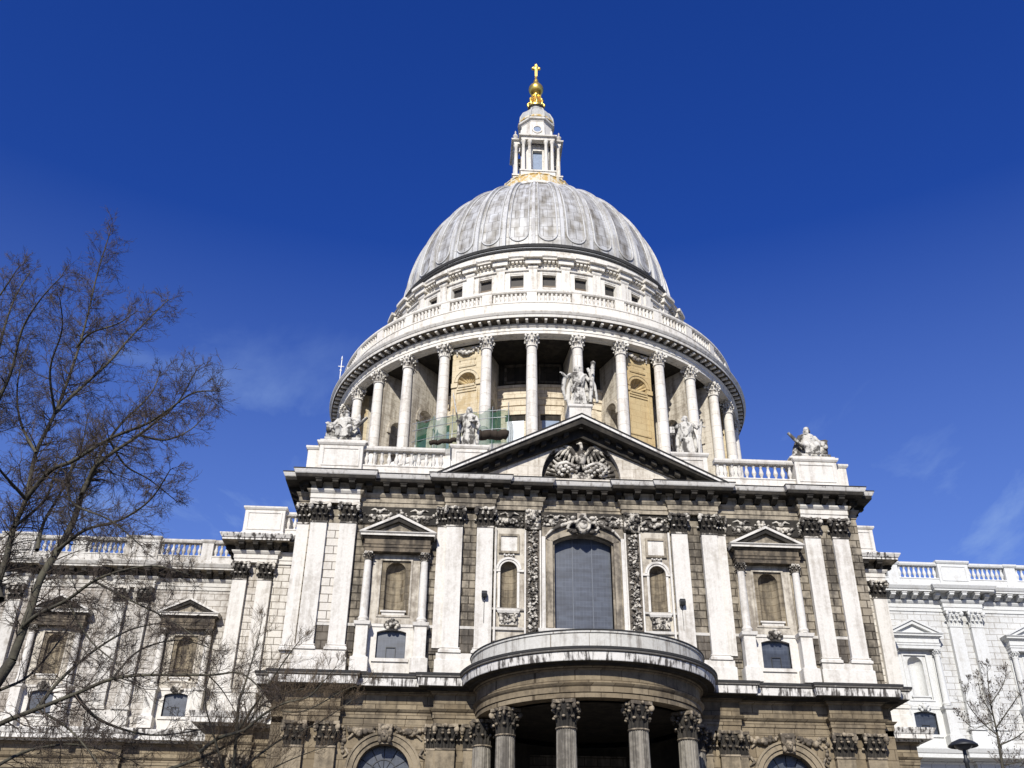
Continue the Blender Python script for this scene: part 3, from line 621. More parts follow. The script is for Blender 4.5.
for s_ in (-1, 1):
    c_ = MB(); a, b = sorted((s_*2.78, s_*3.62)); c_.box(a, b, .12, .32, 19.0, 25.7)
    so_ = c_.build('carved_strip', sooty_shaded, C)
    cc = MB()
    for i in range(31):
        z = 19.25+i*.21
        for q in range(4): cc.ell((s_*3.2+random.uniform(-.25, .25), .09-random.uniform(0, .1), z+random.uniform(-.08, .08)), (random.uniform(.05, .13), random.uniform(.05, .1), random.uniform(.05, .11)), 6, 4)
        cc.tube([(s_*3.2, .1, z), (s_*3.2+.22*(-1)**i, .05, z+.12), (s_*3.2+.33*(-1)**i, .1, z+.02)], [.03, .06, .02], 5)
    cc.build('carving', carve, so_)
    for x in (2.72, 3.68):
        f_ = MB(); f_.box(s_*x-.05, s_*x+.05, .06, .33, 19.0, 25.75); f_.build('strip_edge', pale, so_)
    hb = MB(); hb.box(s_*3.2-.5, s_*3.2+.5, .0, .4, 25.8, 27.14); hb.cur = 0
    for q in range(40): hb.ell((s_*3.2+random.uniform(-.42, .42), random.uniform(-.12, .02), random.uniform(25.9, 27.05)), (random.uniform(.06, .15), .12, random.uniform(.06, .14)), 7, 5)
    hb.ell((s_*3.2, -.12, 26.6), (.22, .2, .26), 10, 7); hb.build('carved_block', carve, C)
    # small niche with square panel over it and shelf under it
    nb_ = MB(); nb_.niche(0, .52, 20.7, 23.15, .33); no_ = nb_.build('niche', niche_tan, C, (s_*4.70, 0, 0))
    na = MB(); na.arch_ring(0, 23.15, .53, .66, .24, .33); na.arch_ring(0, 23.15, .66, .80, .18, .33); na.box(-.95, -.53, .2, .33, 23.0, 23.14); na.box(.53, .95, .2, .33, 23.0, 23.14); na.box(-.68, -.53, .25, .33, 20.7, 23.0); na.box(.53, .68, .25, .33, 20.7, 23.0); na.build('archivolt', pale, no_)
    sf = MB(); sf.sweep([(-.98, .34), (-.98, .22), (.98, .22), (.98, .34)], [(-.05, 20.52), (.05, 20.53), (.1, 20.62), (-.05, 20.68)])
    sf.sweep([(-.6, .34), (-.6, .1), (.6, .1), (.6, .34)], [(-.1, 20.3), (.04, 20.31), (.1, 20.45), (.1, 20.52), (-.1, 20.53)])
    sf.sweep([(-.98, .34), (-.98, .24), (.98, .24), (.98, .34)], [(-.05, 19.28), (.06, 19.3), (.1, 19.45), (-.05, 19.5)]); sf.build('niche_shelf', pale, no_)
    sk = MB(); sk.box(-.55, .55, .12, .33, 19.6, 20.3)
    for q in range(26): sk.ell((random.uniform(-.5, .5), random.uniform(.03, .1), random.uniform(19.7, 20.25)), (random.uniform(.06, .12), .08, random.uniform(.06, .11)), 6, 4)
    sk.build('shelf_carving', carve, no_)
    sp = MB(); sp.frame(-.66, .66, 24.22, 25.5, .14, .18, .33); spo = sp.build('square_panel', tan_s, C, (s_*4.70, 0, 0))
    s2 = MB(); s2.box(-.53, .53, .26, .33, 24.35, 25.37); s2.build('panel_field', pale, spo)
    hk = MB(); 
    for q in range(5): hk.ell((-.28+q*.14, .2, 24.1-.05*(q % 2)), (.08, .07, .07), 6, 4)
    hk.build('panel_ornament', pale, spo)
    e_ = MB(); a, b = sorted((s_*5.50, s_*5.62)); e_.box(a, b, .1, .34, 18.6, 25.9); e_.build('edge_moulding', pale, C)

# ---- lower storey
AL = 11.65
for s_ in (-1, 1):
    w_ = MB()
    a, b = sorted((s_*8.85, s_*14.4)); w_.wall(a, b, 0, 13.7, .38, 1.3, [(s_*AL, 1.5, 3.6, 11.05, 'arch', 1.5)])
    a, b = sorted((s_*14.4, s_*17.5)); w_.box(a, b, .36, 1.7, 0, 13.7)
    a, b = sorted((s_*17.5, s_*18.25)); w_.box(a, b, .5, 12.2, 0, 16.4)
    a, b = sorted((s_*5.7, s_*8.85)); w_.box(a, b, .36, 1.7, 0, 13.7)
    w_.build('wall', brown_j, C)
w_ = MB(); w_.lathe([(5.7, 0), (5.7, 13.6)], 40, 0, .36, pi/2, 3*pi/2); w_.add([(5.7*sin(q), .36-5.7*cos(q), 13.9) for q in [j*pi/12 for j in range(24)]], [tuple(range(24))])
w_.build('porch_apse', soot_shade, C)  # near-black colour paints in the shade inside the porch
for s_ in (-1, 1):
    for x in (14.95, 16.8, 6.62, 8.2):
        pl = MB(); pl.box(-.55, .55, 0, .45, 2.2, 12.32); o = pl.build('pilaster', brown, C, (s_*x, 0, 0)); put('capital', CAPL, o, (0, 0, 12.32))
    hp = MB(); hp.box(-.3, .3, 0, .4, 2.2, 12.32); o = hp.build('pilaster', brown, C, (s_*8.98, .18, 0)); hc = put('capital', CAPL, o, (0, .02, 12.32)); hc.scale = (.6, .8, 1)
    for a, b in ((14.3, 17.5), (6.0, 8.9)): pt = MB(); pt.box(min(s_*a, s_*b), max(s_*a, s_*b), -.12, .5, 0, 2.2); pt.build('plinth', brown, C)
    am = MB(); am.arch_ring(0, 11.05, 1.5, 1.72, .26, .4, 24); am.arch_ring(0, 11.05, 1.72, 2.02, .16, .4, 24); am.arch_ring(0, 11.05, 2.02, 2.15, .08, .4, 24)
    for q in (-1, 1): a, b = sorted((q*1.5, q*2.15)); am.box(a, b, .16, .4, 3.6, 11.05)
    am.box(-2.25, -1.5, .1, .4, 10.55, 10.8); am.box(1.5, 2.25, .1, .4, 10.55, 10.8)
    amo = am.build('arched_window', brown, C, (s_*AL, 0, 0))
    gw = MB(); gw.prism_y(arch_pts(0, 1.5, 11.05, 1.5, 20)+[(1.5, 3.6), (-1.5, 3.6)], .85, .9); gw.build('pane', leaded, amo)
    gb = MB()
    for q in range(5): a = radians(30*q+30); gb.tube([(0, .83, 11.05), (1.5*cos(a), .83, 11.05+1.5*sin(a))], .022, 4)
    gb.arch_ring(0, 11.05, .72, .77, .81, .85, 16)
    for q in (-.75, 0, .75): gb.box(q-.025, q+.025, .81, .85, 3.6, 11.05)
    gb.build('window_frame', iron, amo)
    km = MB(); km.prism_y([(-.26, 12.5), (.26, 12.5), (.42, 13.6), (-.42, 13.6)], -.06, .4); km.ell((0, -.12, 12.95), (.26, .24, .36), 10, 8); km.ell((0, -.34, 12.92), (.07, .08, .1))
    for q in (-1, 1): km.ell((q*.28, -.08, 13.15), (.16, .16, .26)); km.ell((q*.26, -.06, 12.72), (.14, .14, .2)); km.ell((q*.1, -.33, 13.02), (.05, .04, .04))
    km.ell((0, -.1, 13.35), (.3, .22, .16)); km.build('keystone_mask', carve_b, amo)
    for q in (-1, 1):
        gg = MB(); swag(gg, q*.55, q*2.35, 13.45, .28, .3, 12, .17)
        for j in range(7): gg.ell((q*2.38+random.uniform(-.08, .08), .28, 13.3-j*.2), random.uniform(.09, .16), 7, 5)
        gg.tube([(q*.6, .25, 13.2), (q*1.2, .2, 13.3), (q*1.8, .22, 13.1), (q*2.1, .25, 12.8)], [.08, .12, .1, .05], 6)
        gg.tube([(q*2.2, .25, 12.3), (q*2.0, .2, 12.0), (q*2.3, .25, 11.8)], [.08, .1, .04], 6)
        gg.build('garland', carve_b, C, (s_*AL, .06, 0))
PL_ = [(-18.25, 11.45), (-18.25, .5), (-17.5, .5), (-17.5, -.06), (-14.35, -.06), (-14.35, .36), (-8.95, .36), (-8.95, -.06), (-6.2, -.06)]
for s_ in (-1, 1):
    P = PL_ if s_ < 0 else mir(PL_)
    m = MB(); m.sweep(P, [(-.4, 13.65), (0, 13.65), (0, 13.95), (.06, 13.97), (.06, 14.28), (.14, 14.34), (.24, 14.46), (-.4, 14.5)])
    m.sweep(P, [(-.4, 14.5), (.02, 14.502), (.02, 15.25), (.14, 15.32), (.22, 15.44), (-.4, 15.45)]); m.build('entablature', brown_j, C)
    m = MB(); m.sweep(P, [(-.4, 15.45), (.4, 15.452), (.44, 15.55), (.92, 15.57), (.92, 15.60), (-.4, 15.61)]); m.build('cornice_soffit', soot_shade, C)
    m = MB(); m.sweep(P, [(.9, 16.17), (1.115, 16.17), (1.12, 16.295), (.9, 16.36)]); m.build('cornice_edge', dark_edge, C)
    m = MB(); m.sweep(P, [(-.4, 15.61), (.92, 15.612), (.97, 16.03), (-.4, 16.05)]); m.build('cornice', lipm, C)
    m = MB(); m.sweep(P, [(-.4, 16.052), (1.0, 16.054), (1.06, 16.08), (1.1, 16.2), (-.4, 16.5)]); m.build('cyma', lipd, C)

# ---- round portico
por = MB()
def half(prof, n=56): return (prof, n, 0, 0, -pi/2, pi/2)
por.lathe(*half([(5.75, 13.9), (6.5, 13.9), (6.5, 14.15), (6.56, 14.17), (6.56, 14.45), (6.64, 14.52), (6.72, 14.62), (6.52, 14.65), (6.52, 15.3), (6.64, 15.38), (6.72, 15.48)]), smooth=False)
por.lathe(*half([(5.75, 13.9), (5.75, 15.48)]), smooth=False)
poo = por.build('portico', brown_j, C)
m = MB(); m.lathe(*half([(6.4, 15.475), (6.95, 15.48), (7.0, 15.58), (7.38, 15.6)]), smooth=False); m.build('soffit', soot_shade, poo)
m = MB(); m.lathe(*half([(7.5, 16.14), (7.615, 16.17), (7.62, 16.295), (7.3, 16.37)]), smooth=False); m.build('cornice_edge', dark_edge, poo)
m = MB(); m.lathe(*half([(7.38, 15.6), (7.4, 15.63), (7.46, 16.03), (6.8, 16.05)]), smooth=False); m.build('cornice', lipm, poo)
m = MB(); m.lathe(*half([(6.8, 16.055), (7.5, 16.057), (7.56, 16.08), (7.6, 16.2), (6.8, 16.45)]), smooth=False); m.build('cyma', lipd, poo)
m = MB(); m.lathe(*half([(6.85, 16.4), (6.85, 17.18), (6.92, 17.22), (6.92, 17.32), (6.3, 17.34), (6.3, 16.4)]), smooth=False); m.build('parapet', stone('parapet_stone', (.50, .49, .45), (.20, .18, .155), .7, lo=.46, hi=.66, big=.7, fine=2.5, streak=.9, sf=(3.0, .1), joints=(1.5, 3, .02, .5)), poo)
m = MB(); m.lathe(*half([(6.86, 17.322), (6.96, 17.33), (6.96, 17.39), (6.28, 17.40)]), smooth=False); m.build('coping', dark_edge, poo)
m = MB(); m.add([(5.9*sin(-pi/2+pi*i/24), -5.9*cos(-pi/2+pi*i/24), 14.6) for i in range(25)], [tuple(range(25))]); m.build('ceiling', soot_shade, poo)  # ceiling coloured black for the porch shade
m = MB(); m.add([(6.6*sin(-pi/2+pi*i/24), -6.6*cos(-pi/2+pi*i/24), 16.5) for i in range(25)], [tuple(range(25))]); m.build('terrace', lead_roof, poo)
def fluted():
    m = MB(); nfl = 24; per = 6
    md = lambda i: 1-.085*abs(sin(pi*(i % per)/per))**.8
    m.lathe([(.60, 2.8), (.60, 3.4), (.595, 6), (.56, 9), (.52, 12.38)], nfl*per, mod=md); return m
FL = fluted().mesh('column', grey if False else brown)
CST = stone('column_stone', (.235, .215, .18), (.055, .049, .041), .8, lo=.42, hi=.62, streak=.85, sf=(3.5, .08))
FL.materials[0] = CST
pb = MB(); pb.lathe([(.86, 2.3), (.86, 2.5), (.8, 2.56), (.7, 2.66), (.76, 2.74), (.62, 2.82)], 24); PB = pb.mesh('base', brown)
for a in (-90, -54, -18, 18, 54, 90):
    q = radians(a); o = put('column', FL, C, (6.12*sin(q), -6.12*cos(q)-(.35 if abs(a) == 90 else 0), 0)); put('capital', CAPP, o, (0, 0, 12.42), q); put('base', PB, o)
sp_ = MB()
for i in range(12): sp_.prism_z([((7.0+.36*(11-i))*sin(-pi/2+pi*j/30), -(7.0+.36*(11-i))*cos(-pi/2+pi*j/30)) for j in range(31)], .13+i*.18, .13+(i+1)*.18-.002)
sp_.build('steps', paving, C)
dr = MB(); dr.wall(-3.0, 3.0, 2.3, 13, 5.2, .3, [(0, 1.6, 2.3, 7.5, 'arch', 1.6)]); dr.build('door_surround', sooty_shaded, C)
dd = MB(); dd.prism_y(arch_pts(0, 1.6, 7.5, 1.6)+[(1.6, 2.3), (-1.6, 2.3)], 5.4, 5.48); dd.build('door', wood_dark, C)

# ---- parapet, balustrades and pedestals over the front
BAL = MB(); BAL.lathe([(.13, 0), (.13, .08), (.09, .12), (.07, .2), (.15, .38), (.16, .48), (.09, .74), (.075, .86), (.12, .92), (.13, 1.0), (.13, 1.08)], 10)
BAL_P = BAL.mesh('baluster', pale); BAL_C = BAL.mesh('baluster', wing); BAL_G = BAL.mesh('baluster', grey)
def balustrade(x0, x1, y, mat, bme, zb=30.0, gap=.44, z0=29.15, n=None):
    m = MB(); m.sweep([(x0, y), (x1, y)], [(-.5, z0), (.02, z0), (.02, zb-.12), (.07, zb-.08), (.07, zb), (-.5, zb)]); 
    o = m.build('balustrade', mat, C)
    c_ = MB(); c_.sweep([(x0, y), (x1, y)], [(-.5, zb+1.08), (.06, zb+1.08), (.12, zb+1.2), (.12, zb+1.34), (-.5, zb+1.38)]); c_.build('coping', mat, o)
    n = n or int((x1-x0)/gap)
    for i in range(n): put('baluster', bme, o, (x0+(x1-x0)*(i+.5)/n, y+.24, zb))
    return o
def ped_block(x0, x1, y0, y1, z0, z1, mat, name='pedestal', panel=True):
    m = MB(); m.sweep([(x0, y1), (x0, y0), (x1, y0), (x1, y1)], [(-.3, z0), (.08, z0), (.08, z0+.4), (.0, z0+.5), (.0, z1-.28), (.06, z1-.24), (.14, z1-.12), (.14, z1), (-.3, z1+.02)])
    m.box(x0+.2, x1-.2, y0+.2, y1, z0, z1+.015)
    if panel: m.frame(x0+.2, x1-.2, z0+.65, z1-.42, .1, y0-.05, y0+.02)
    return m.build(name, mat, C)
for s_ in (-1, 1):
    a, b = sorted((s_*9.05, s_*14.45)); balustrade(a, b, .15, pale, BAL_P, n=11)
    a, b = sorted((s_*14.45, s_*17.3)); ped_block(a, b, -.12, 1.6, 29.1, 31.5, pale)
    a, b = sorted((s_*17.3, s_*18.1)); ped_block(a, b, .3, 11, 29.1, 31.3, pale, panel=False)
    a, b = sorted((s_*6.25, s_*8.6)); ped_block(a, b, .25, 2.2, 29.2, 31.75, pale, 'statue_pedestal')
    m = MB(); a, b = sorted((s_*14.2, s_*17.5)); m.sweep([(a, 1.6), (a, -.1), (b, -.1), (b, 1.6)], [(-.6, 31.5), (.02, 31.51), (.02, 31.6), (-.14, 31.62), (-.14, 31.75), (-.6, 31.76)]); m.build('statue_base', pale, C)
m = MB(); m.sweep([(-.75, 1.2), (-.75, -.45), (.75, -.45), (.75, 1.2)], [(-.3, 33.0), (0, 33.0), (0, 34.55), (.1, 34.65), (.1, 34.82), (-.3, 34.84)]); m.box(-.7, .7, -.4, 1.2, 33, 34.83); m.build('statue_pedestal', pale, C)
m = MB(); m.prism_y([(-8.8, 29.2), (8.8, 29.2), (0, 33.4)], .6, 18); m.box(-17.5, 17.5, 1.7, 20, 29.3, 29.9); m.build('roof', lead_roof, C)

# ---- corner bastions and the long side walls
def pier(s_, mj, ms, cs, cl, st, bal):
    a, b = sorted((s_*18.0, s_*24.4))
    w = MB(); w.box(a, b, 11.85, 19, 16.4, 27.15); w.build('bastion_wall', mj, C)
    w = MB(); w.box(a, b, 11.85, 19, 0, 13.7); w.build('bastion_wall', brown_j, C)
    P = [(-24.45, 18.4), (-24.45, 11.45), (-21.35, 11.45), (-21.35, 11.75), (-18.2, 11.75)]
    P = P if s_ < 0 else mir(P)
    m = MB(); m.sweep(P, [(-.4, 27.15), (0, 27.15), (0, 27.42), (.06, 27.44), (.06, 27.74), (.12, 27.78), (.22, 27.92), (.24, 28.0), (-.4, 28.02)]); m.build('architrave', ms, C)
    m = MB(); m.sweep(P, [(-.6, 28.0), (.02, 28.0), (.02, 28.36), (.12, 28.42), (.16, 28.55), (.95, 28.56), (-.6, 28.57)]); modillions(P, m.build('frieze', tan_s, C), soot_shade)
    m = MB(); m.sweep(P, [(-.6, 28.57), (.9, 28.57), (.9, 28.70), (.97, 28.74), (1.10, 28.98), (1.10, 29.05), (-.6, 29.3)]); m.build('cornice', lipm, C)
    for x in (22.05, 23.85):
        pilaster(s_*x, 11.5, st)
        pl = MB(); pl.box(-.55, .55, 0, .45, 2.2, 12.32); o = pl.build('pilaster', brown, C, (s_*x, 11.5, 0)); put('capital', CAPL, o, (0, 0, 12.32))
    plinth_block(3.0).build('plinth', ms, C, (s_*22.95, 11.36, 0))
    m = MB(); m.sweep(P, [(-.4, 13.65), (0, 13.65), (0, 13.95), (.06, 13.97), (.06, 14.28), (.14, 14.34), (.24, 14.46), (.02, 14.5), (.02, 15.25), (.14, 15.32), (.22, 15.44), (-.4, 15.45)]); m.build('entablature', brown_j, C)
    m = MB(); m.sweep(P, [(-.4, 15.45), (.4, 15.452), (.44, 15.55), (.92, 15.57), (.92, 15.86), (.98, 15.9), (1.1, 16.18), (1.1, 16.28), (-.4, 16.5)]); m.build('cornice', lipm, C)
    a, b = sorted((s_*21.2, s_*24.2)); ped_block(a, b, 11.5, 18, 29.1, 31.6, ms)
    a, b = sorted((s_*18.3, s_*21.2)); balustrade(a, b, 11.9, ms, bal, n=6)
pier(-1, pale_j, pale, CAPU_G, False, 'p', BAL_P); pier(1, pale_j, pale, CAPU, False, 'p', BAL_P)
YW = 18.0
def wing_wall(s_, mj, ms, st, bme, cl):
    """the side wall from the bastion outwards: bays of aedicules between pilaster pairs"""
    xs = [33.5, 43.4, 53.3]; X1 = 64
    ae = [28.75, 38.65, 48.55, 58.2]
    a, b = sorted((s_*24.2, s_*X1))
    w = MB(); w.wall(a, b, 19.4, 27.15, YW+.38, 1.2, [(s_*x, .62, 20.3, 22.8, 'arch', .62) for x in ae]); w.wall(a, b, 16.4, 19.4, YW+.38, 1.2, [(s_*x, .88, 17.4, 18.98, 'seg', .16) for x in ae])
    w.build('side_wall', mj, C)
    w = MB(); w.wall(a, b, 0, 13.7, YW+.38, 1.3, [(s_*x, 1.5, 3.6, 11.05, 'arch', 1.5) for x in ae]); w.build('side_wall', brown_j if s_ < 0 else wing_j, C)
    P = [(24.45, YW+.3)]
    for x in xs: P += [(x-1.6, YW+.3), (x-1.6, YW-.06), (x+1.6, YW-.06), (x+1.6, YW+.3)]
    P += [(X1, YW+.3)]
    if s_ < 0: P = mir(P)
    m = MB(); m.sweep(P, [(-.4, 27.15), (0, 27.15), (0, 27.42), (.06, 27.44), (.06, 27.74), (.12, 27.78), (.22, 27.92), (.24, 28.0), (-.4, 28.02)]); m.build('architrave', ms, C)
    m = MB(); m.sweep(P, [(-.6, 28.0), (.02, 28.0), (.02, 28.36), (.12, 28.42), (.16, 28.55), (.95, 28.56), (-.6, 28.57)]); modillions([p for p in P if abs(p[0]) < 47], m.build('frieze', tan_s if s_ < 0 else ms, C), soot_shade if s_ < 0 else ms)
    m = MB(); m.sweep(P, [(-.6, 28.57), (.9, 28.57), (.9, 28.70), (.97, 28.74), (1.10, 28.98), (1.10, 29.05), (-.6, 29.3)]); m.build('cornice', ms, C)
    LM = brown_j if s_ < 0 else wing_j
    m = MB(); m.sweep(P, [(-.4, 13.65), (0, 13.65), (0, 13.95), (.06, 13.97), (.06, 14.28), (.14, 14.34), (.24, 14.46), (.02, 14.5), (.02, 15.25), (.14, 15.32), (.22, 15.44), (-.4, 15.45)]); m.build('entablature', LM, C)
    m = MB(); m.sweep(P, [(-.4, 15.45), (.4, 15.452), (.44, 15.55), (.92, 15.57), (.92, 15.86), (.98, 15.9), (1.1, 16.18), (1.1, 16.28), (-.4, 16.5)]); m.build('cornice', lipm if s_ < 0 else ms, C)
    for x in xs:
        for q in (-.9, .9):
            pilaster(s_*x+q, YW, st)
            pl = MB(); pl.box(-.55, .55, 0, .45, 2.2, 12.32); o = pl.build('pilaster', LM, C, (s_*x+q, YW, 0)); put('capital', CAPL if s_ < 0 else CAPU_C, o, (0, 0, 12.32))
        plinth_block(3.1).build('plinth', ms, C, (s_*x, YW-.12, 0))
        ped_block(s_*x-1.3, s_*x+1.3, YW+.1, YW+1, 29.1, 31.5, ms)
    edges = [24.5]+[v for x in xs for v in (x-1.3, x+1.3)]+[X1]
    for i in range(0, len(edges), 2):
        e0, e1 = edges[i], edges[i+1]; mid = (e0+e1)/2
        for f0, f1 in ((e0, mid-.45), (mid+.45, e1)):
            a, b = sorted((s_*f0, s_*f1)); balustrade(a, b, YW+.25, ms, bme, n=max(2, int((b-a)/.4)))
        ped_block(s_*mid-.45, s_*mid+.45, YW+.2, YW+1, 29.15, 31.35, ms, panel=False)
    for x in ae[:3 if s_ < 0 else 2]: aedicule(s_*x, YW+.38, cl)
    for x in ae[:3]:
        gw = MB(); gw.prism_y(arch_pts(0, 1.5, 11.05, 1.5, 20)+[(1.5, 3.6), (-1.5, 3.6)], .4, .45); gw.build('window', leaded, C, (s_*x, YW+.38, 0))
wing_wall(-1, grey_j, grey, 'g', BAL_G, False); wing_wall(1, wing_j, wing, 'c', BAL_C, True)
m = MB(); m.box(-64, 64, 19.7, 55, 0, 29.2); m.build('nave_body', lead_roof, C)

# ---- drum
def polar(r, a, z): return (r*sin(a), D-r*cos(a), z)
m = MB(); m.lathe([(23.2, 29), (23.2, 37.5), (22.4, 38), (22.4, 39.3), (22.5, 39.4), (22.5, 39.9), (16.0, 39.95)], 128, 0, D, smooth=False); m.build('drum_base', drumst, C)
m = MB(); m.lathe([(16.5, 39.9), (16.5, 46.74), (16.62, 46.76), (16.62, 47.4), (16.75, 47.5), (16.75, 48.3), (16.9, 48.5), (16.9, 48.8), (16.5, 48.85)], 128, 0, D, smooth=False); m.build('drum_wall', drumwall, C)
m = MB(); m.lathe([(16.5, 48.85), (16.5, 51.5)], 128, 0, D, smooth=False); m.build('upper_drum_wall', soot_shade, C)  # black colour paints the entablature's shadow on the inner wall
for k in range(32):
    if k % 4 == 2: continue
    a = radians(11.25*k)
    if cos(a) < -.2: continue
    if (k+2) % 4 == 0: continue
    w = MB(); w.box(-.95, .95, -.1, .1, 0, 4.2); w.frame(-1.15, 1.15, -.2, 4.4, .2, -.22, .12)
    w.box(-1.0, 1.0, -.3, -.1, 3.5, 4.2); w.cur = 2; w.box(-.95, .95, -.16, -.1, 2.9, 3.5); w.cur = 1; w.box(-.8, .8, -.14, -.11, .2, 2.9); o = w.build('window', [drumwall, pane_pale, soot_shade], C, polar(16.45, a, 42.2), a)  # dark strip at the window head paints the reveal's shadow
    u = MB(); u.frame(-1.1, 1.1, 0, 2.1, .22, -.15, .1); o = u.build('wall_panel', sooty_shaded, C, polar(16.5, a, 49.1), a)  # panel darkened to paint the shade below the walkway ceiling
# radial walls with arched passage (behind each free column) and solid niche piers
def arch_slab(mb, s0, s1, z0, z1, sc, r, zs, t0, t1):
    """slab in the radial plane: x across (thickness), y = outward radius negative"""
    Ps = arch_pts(sc, r, zs, r, 14)
    quads = [[(s0, z0), (sc-r, z0), (sc-r, z1), (s0, z1)], [(sc+r, z0), (s1, z0), (s1, z1), (sc+r, z1)]]+[[a, b, (b[0], z1), (a[0], z1)] for a, b in zip(Ps, Ps[1:])]
    for q in quads: mb.prism_x([(-p[0], p[1]) for p in q], t0, t1)
def arch_trim(mb, sc, r, zs, x, d):
    vs = []
    for i in range(17):
        q = pi*i/16
        for rr, xx in ((r, x), (r, x+d), (r+.3, x+d), (r+.3, x)): vs.append((xx, -(sc-rr*cos(q)), zs+rr*sin(q)))
    mb.add(vs, [(4*i+j, 4*i+(j+1) % 4, 4*i+4+(j+1) % 4, 4*i+4+j) for i in range(16) for j in range(4)])
    for s0 in (sc-r-.35, sc+r): mb.box(min(x, x+d*1.4), max(x, x+d*1.4), -(s0+.35), -s0, zs-.45, zs)
rad = MB(); arch_slab(rad, 16.4, 20.75, 39.9, 51.35, 18.7, 1.0, 45.6, -.33, .33); arch_trim(rad, 18.7, 1.0, 45.6, -.33, -.1); arch_trim(rad, 18.7, 1.0, 45.6, .33, .1)
innerst = stone('inner_drum_stone', (.56, .515, .43), (.15, .12, .085), .7, lo=.42, hi=.64, streak=.55, joints=(5.0, .62, .016, .6), bump=.2)
RAD = rad.mesh('radial_wall', innerst)
pr = MB(); arch_slab(pr, 16.4, 19.75, 39.9, 51.35, 18.2, 1.0, 45.6, -1.55, 1.55); arch_trim(pr, 18.2, 1.0, 45.6, -1.55, -.1); arch_trim(pr, 18.2, 1.0, 45.6, 1.55, .1)
PIER = pr.mesh('niche_pier', innerst)
COLD = MB(); COLD.lathe([(.52, 40.0), (.52, 42), (.515, 44), (.49, 47), (.45, 50.15)], 24)
COLD.lathe([(.72, 39.9), (.72, 40.1), (.68, 40.2), (.6, 40.3), (.64, 40.4), (.53, 40.5)], 24); COLD = COLD.mesh('column', colst)
def lunette():
    m = MB()                                       # yellow niche face: frame, shell and panel, built on the plane y=0 facing -y
    m.wall(-1.5, 1.5, 40.2, 51.3, -.12, .9, [(0, .88, 47.1, 47.6, 'arch', .88)])
    m.arch_ring(0, 47.6, .88, 1.14, -.24, -.12, 20); m.arch_ring(0, 47.6, 1.14, 1.22, -.3, -.12, 20)
    m.box(-1.5, -.88, -.26, -.12, 47.05, 47.5); m.box(.88, 1.5, -.26, -.12, 47.05, 47.5); m.box(-.95, .95, -.2, -.1, 46.75, 47.1); m.box(-.8, .8, -.28, -.1, 46.95, 47.2)
    m.frame(-1.1, 1.1, 42.6, 46.6, .13, -.2, -.12)
    m.sweep([(-.75, 0), (-.75, -.14), (.75, -.14), (.75, 0)], [(-.1, 49.1), (.06, 49.12), (.1, 49.25), (-.1, 49.27)]); m.box(-.68, .68, -.18, -.1, 49.27, 49.8)
    m.sweep([(-.75, 0), (-.75, -.14), (.75, -.14), (.75, 0)], [(-.1, 49.8), (.06, 49.82), (.1, 49.95), (-.1, 49.97)])
    return m
LUN = lunette().mesh('niche_face', yellow); ycream = stone('pale_yellow_stone', (.56, .485, .34), (.40, .29, .14), .7, lo=.46, hi=.64, streak=.3, joints=(1.0, .62, .014, .6), polar=20.0, bump=.15); LUNC = lunette().mesh('niche_face', ycream)
sh = MB()
NS, MS = 78, 8                                     # fluted half dome and the short half cylinder under it
vs = []
for j in range(MS+1):
    th = pi/2*j/MS
    for i in range(NS+1):
        ph = pi*i/NS; f = 1-.11*abs(sin(13*ph/2*1.0))*sin(th*.0+min(1, 1.2*cos(th*.0))*pi/2)*(1 if j < MS else 0)
        c_ = cos(th)
        vs.append((-.88*cos(ph)*(1 if j == 0 else f), .62*sin(th)*f-.1, 47.6+.88*sin(ph)*(1 if j == 0 else f)) if False else (-.88*cos(ph)*c_*(f if j else 1), -.11+.66*sin(th)*(f if j else 1), 47.6+.88*sin(ph)*c_*(f if j else 1)))
sh.add(vs, [(j*(NS+1)+i, j*(NS+1)+i+1, (j+1)*(NS+1)+i+1, (j+1)*(NS+1)+i) for j in range(MS) for i in range(NS)], True)
sh.box(-.88, .88, .5, .55, 46.9, 47.62)
SHELL = sh.mesh('shell', yellow)
gd = MB(); swag(gd, -1.05, 1.05, 51.0, .45, -.2, 11, .2); 
for s_ in (-1, 1):
    for j in range(4): gd.ell((s_*1.05, -.2, 51.0-j*.18), .14-.02*j, 7, 5)
    gd.ell((s_*.55, -.22, 51.05), (.28, .12, .12))
GARD = gd.mesh('garland', carve_w)
for k in range(32):
    a = radians(5.625+11.25*k)
    if cos(a) < -.35: continue
    o = put('column', COLD, C, polar(21.206, a, 0), a); put('capital', CAPD, o, (0, 0, 50.15))
    if k % 4 not in (1, 2): put('radial_wall', RAD, C, (0, D, 0), a)
for k in range(8):
    a = radians(22.5+45*k)
    if cos(a) < -.35: continue
    p = put('niche_pier', PIER, C, (0, D, 0), a); nf = put('niche_face', LUN if k == 0 else LUNC, p, (0, -20.4, 0)); put('shell', SHELL, p, (0, -20.42, 0)); put('garland', GARD, p, (0, -20.4, 0))
m = MB(); m.lathe([(16.5, 51.36), (20.7, 51.36)], 160, 0, D, smooth=False); m.build('peristyle_ceiling', soot_shade, C)  # ceiling coloured black to deepen the shade of the walkway
m = MB(); m.lathe([(20.7, 51.36), (21.0, 51.35), (21.02, 51.42), (21.62, 51.43), (21.62, 51.72), (21.68, 51.74), (21.68, 52.0), (21.8, 52.1), (21.86, 52.16), (21.64, 52.2), (21.64, 52.5)], 160, 0, D, smooth=False); eo = m.build('peristyle_entablature', drumst, C)
m = MB(); m.lathe([(21.64, 52.5), (21.72, 52.52), (21.72, 52.62), (22.5, 52.64)], 160, 0, D, smooth=False)
m.build('modillion_course', shade_brown, eo)  # darker than the modillions: the shadow under the cornice is painted in
m = MB()
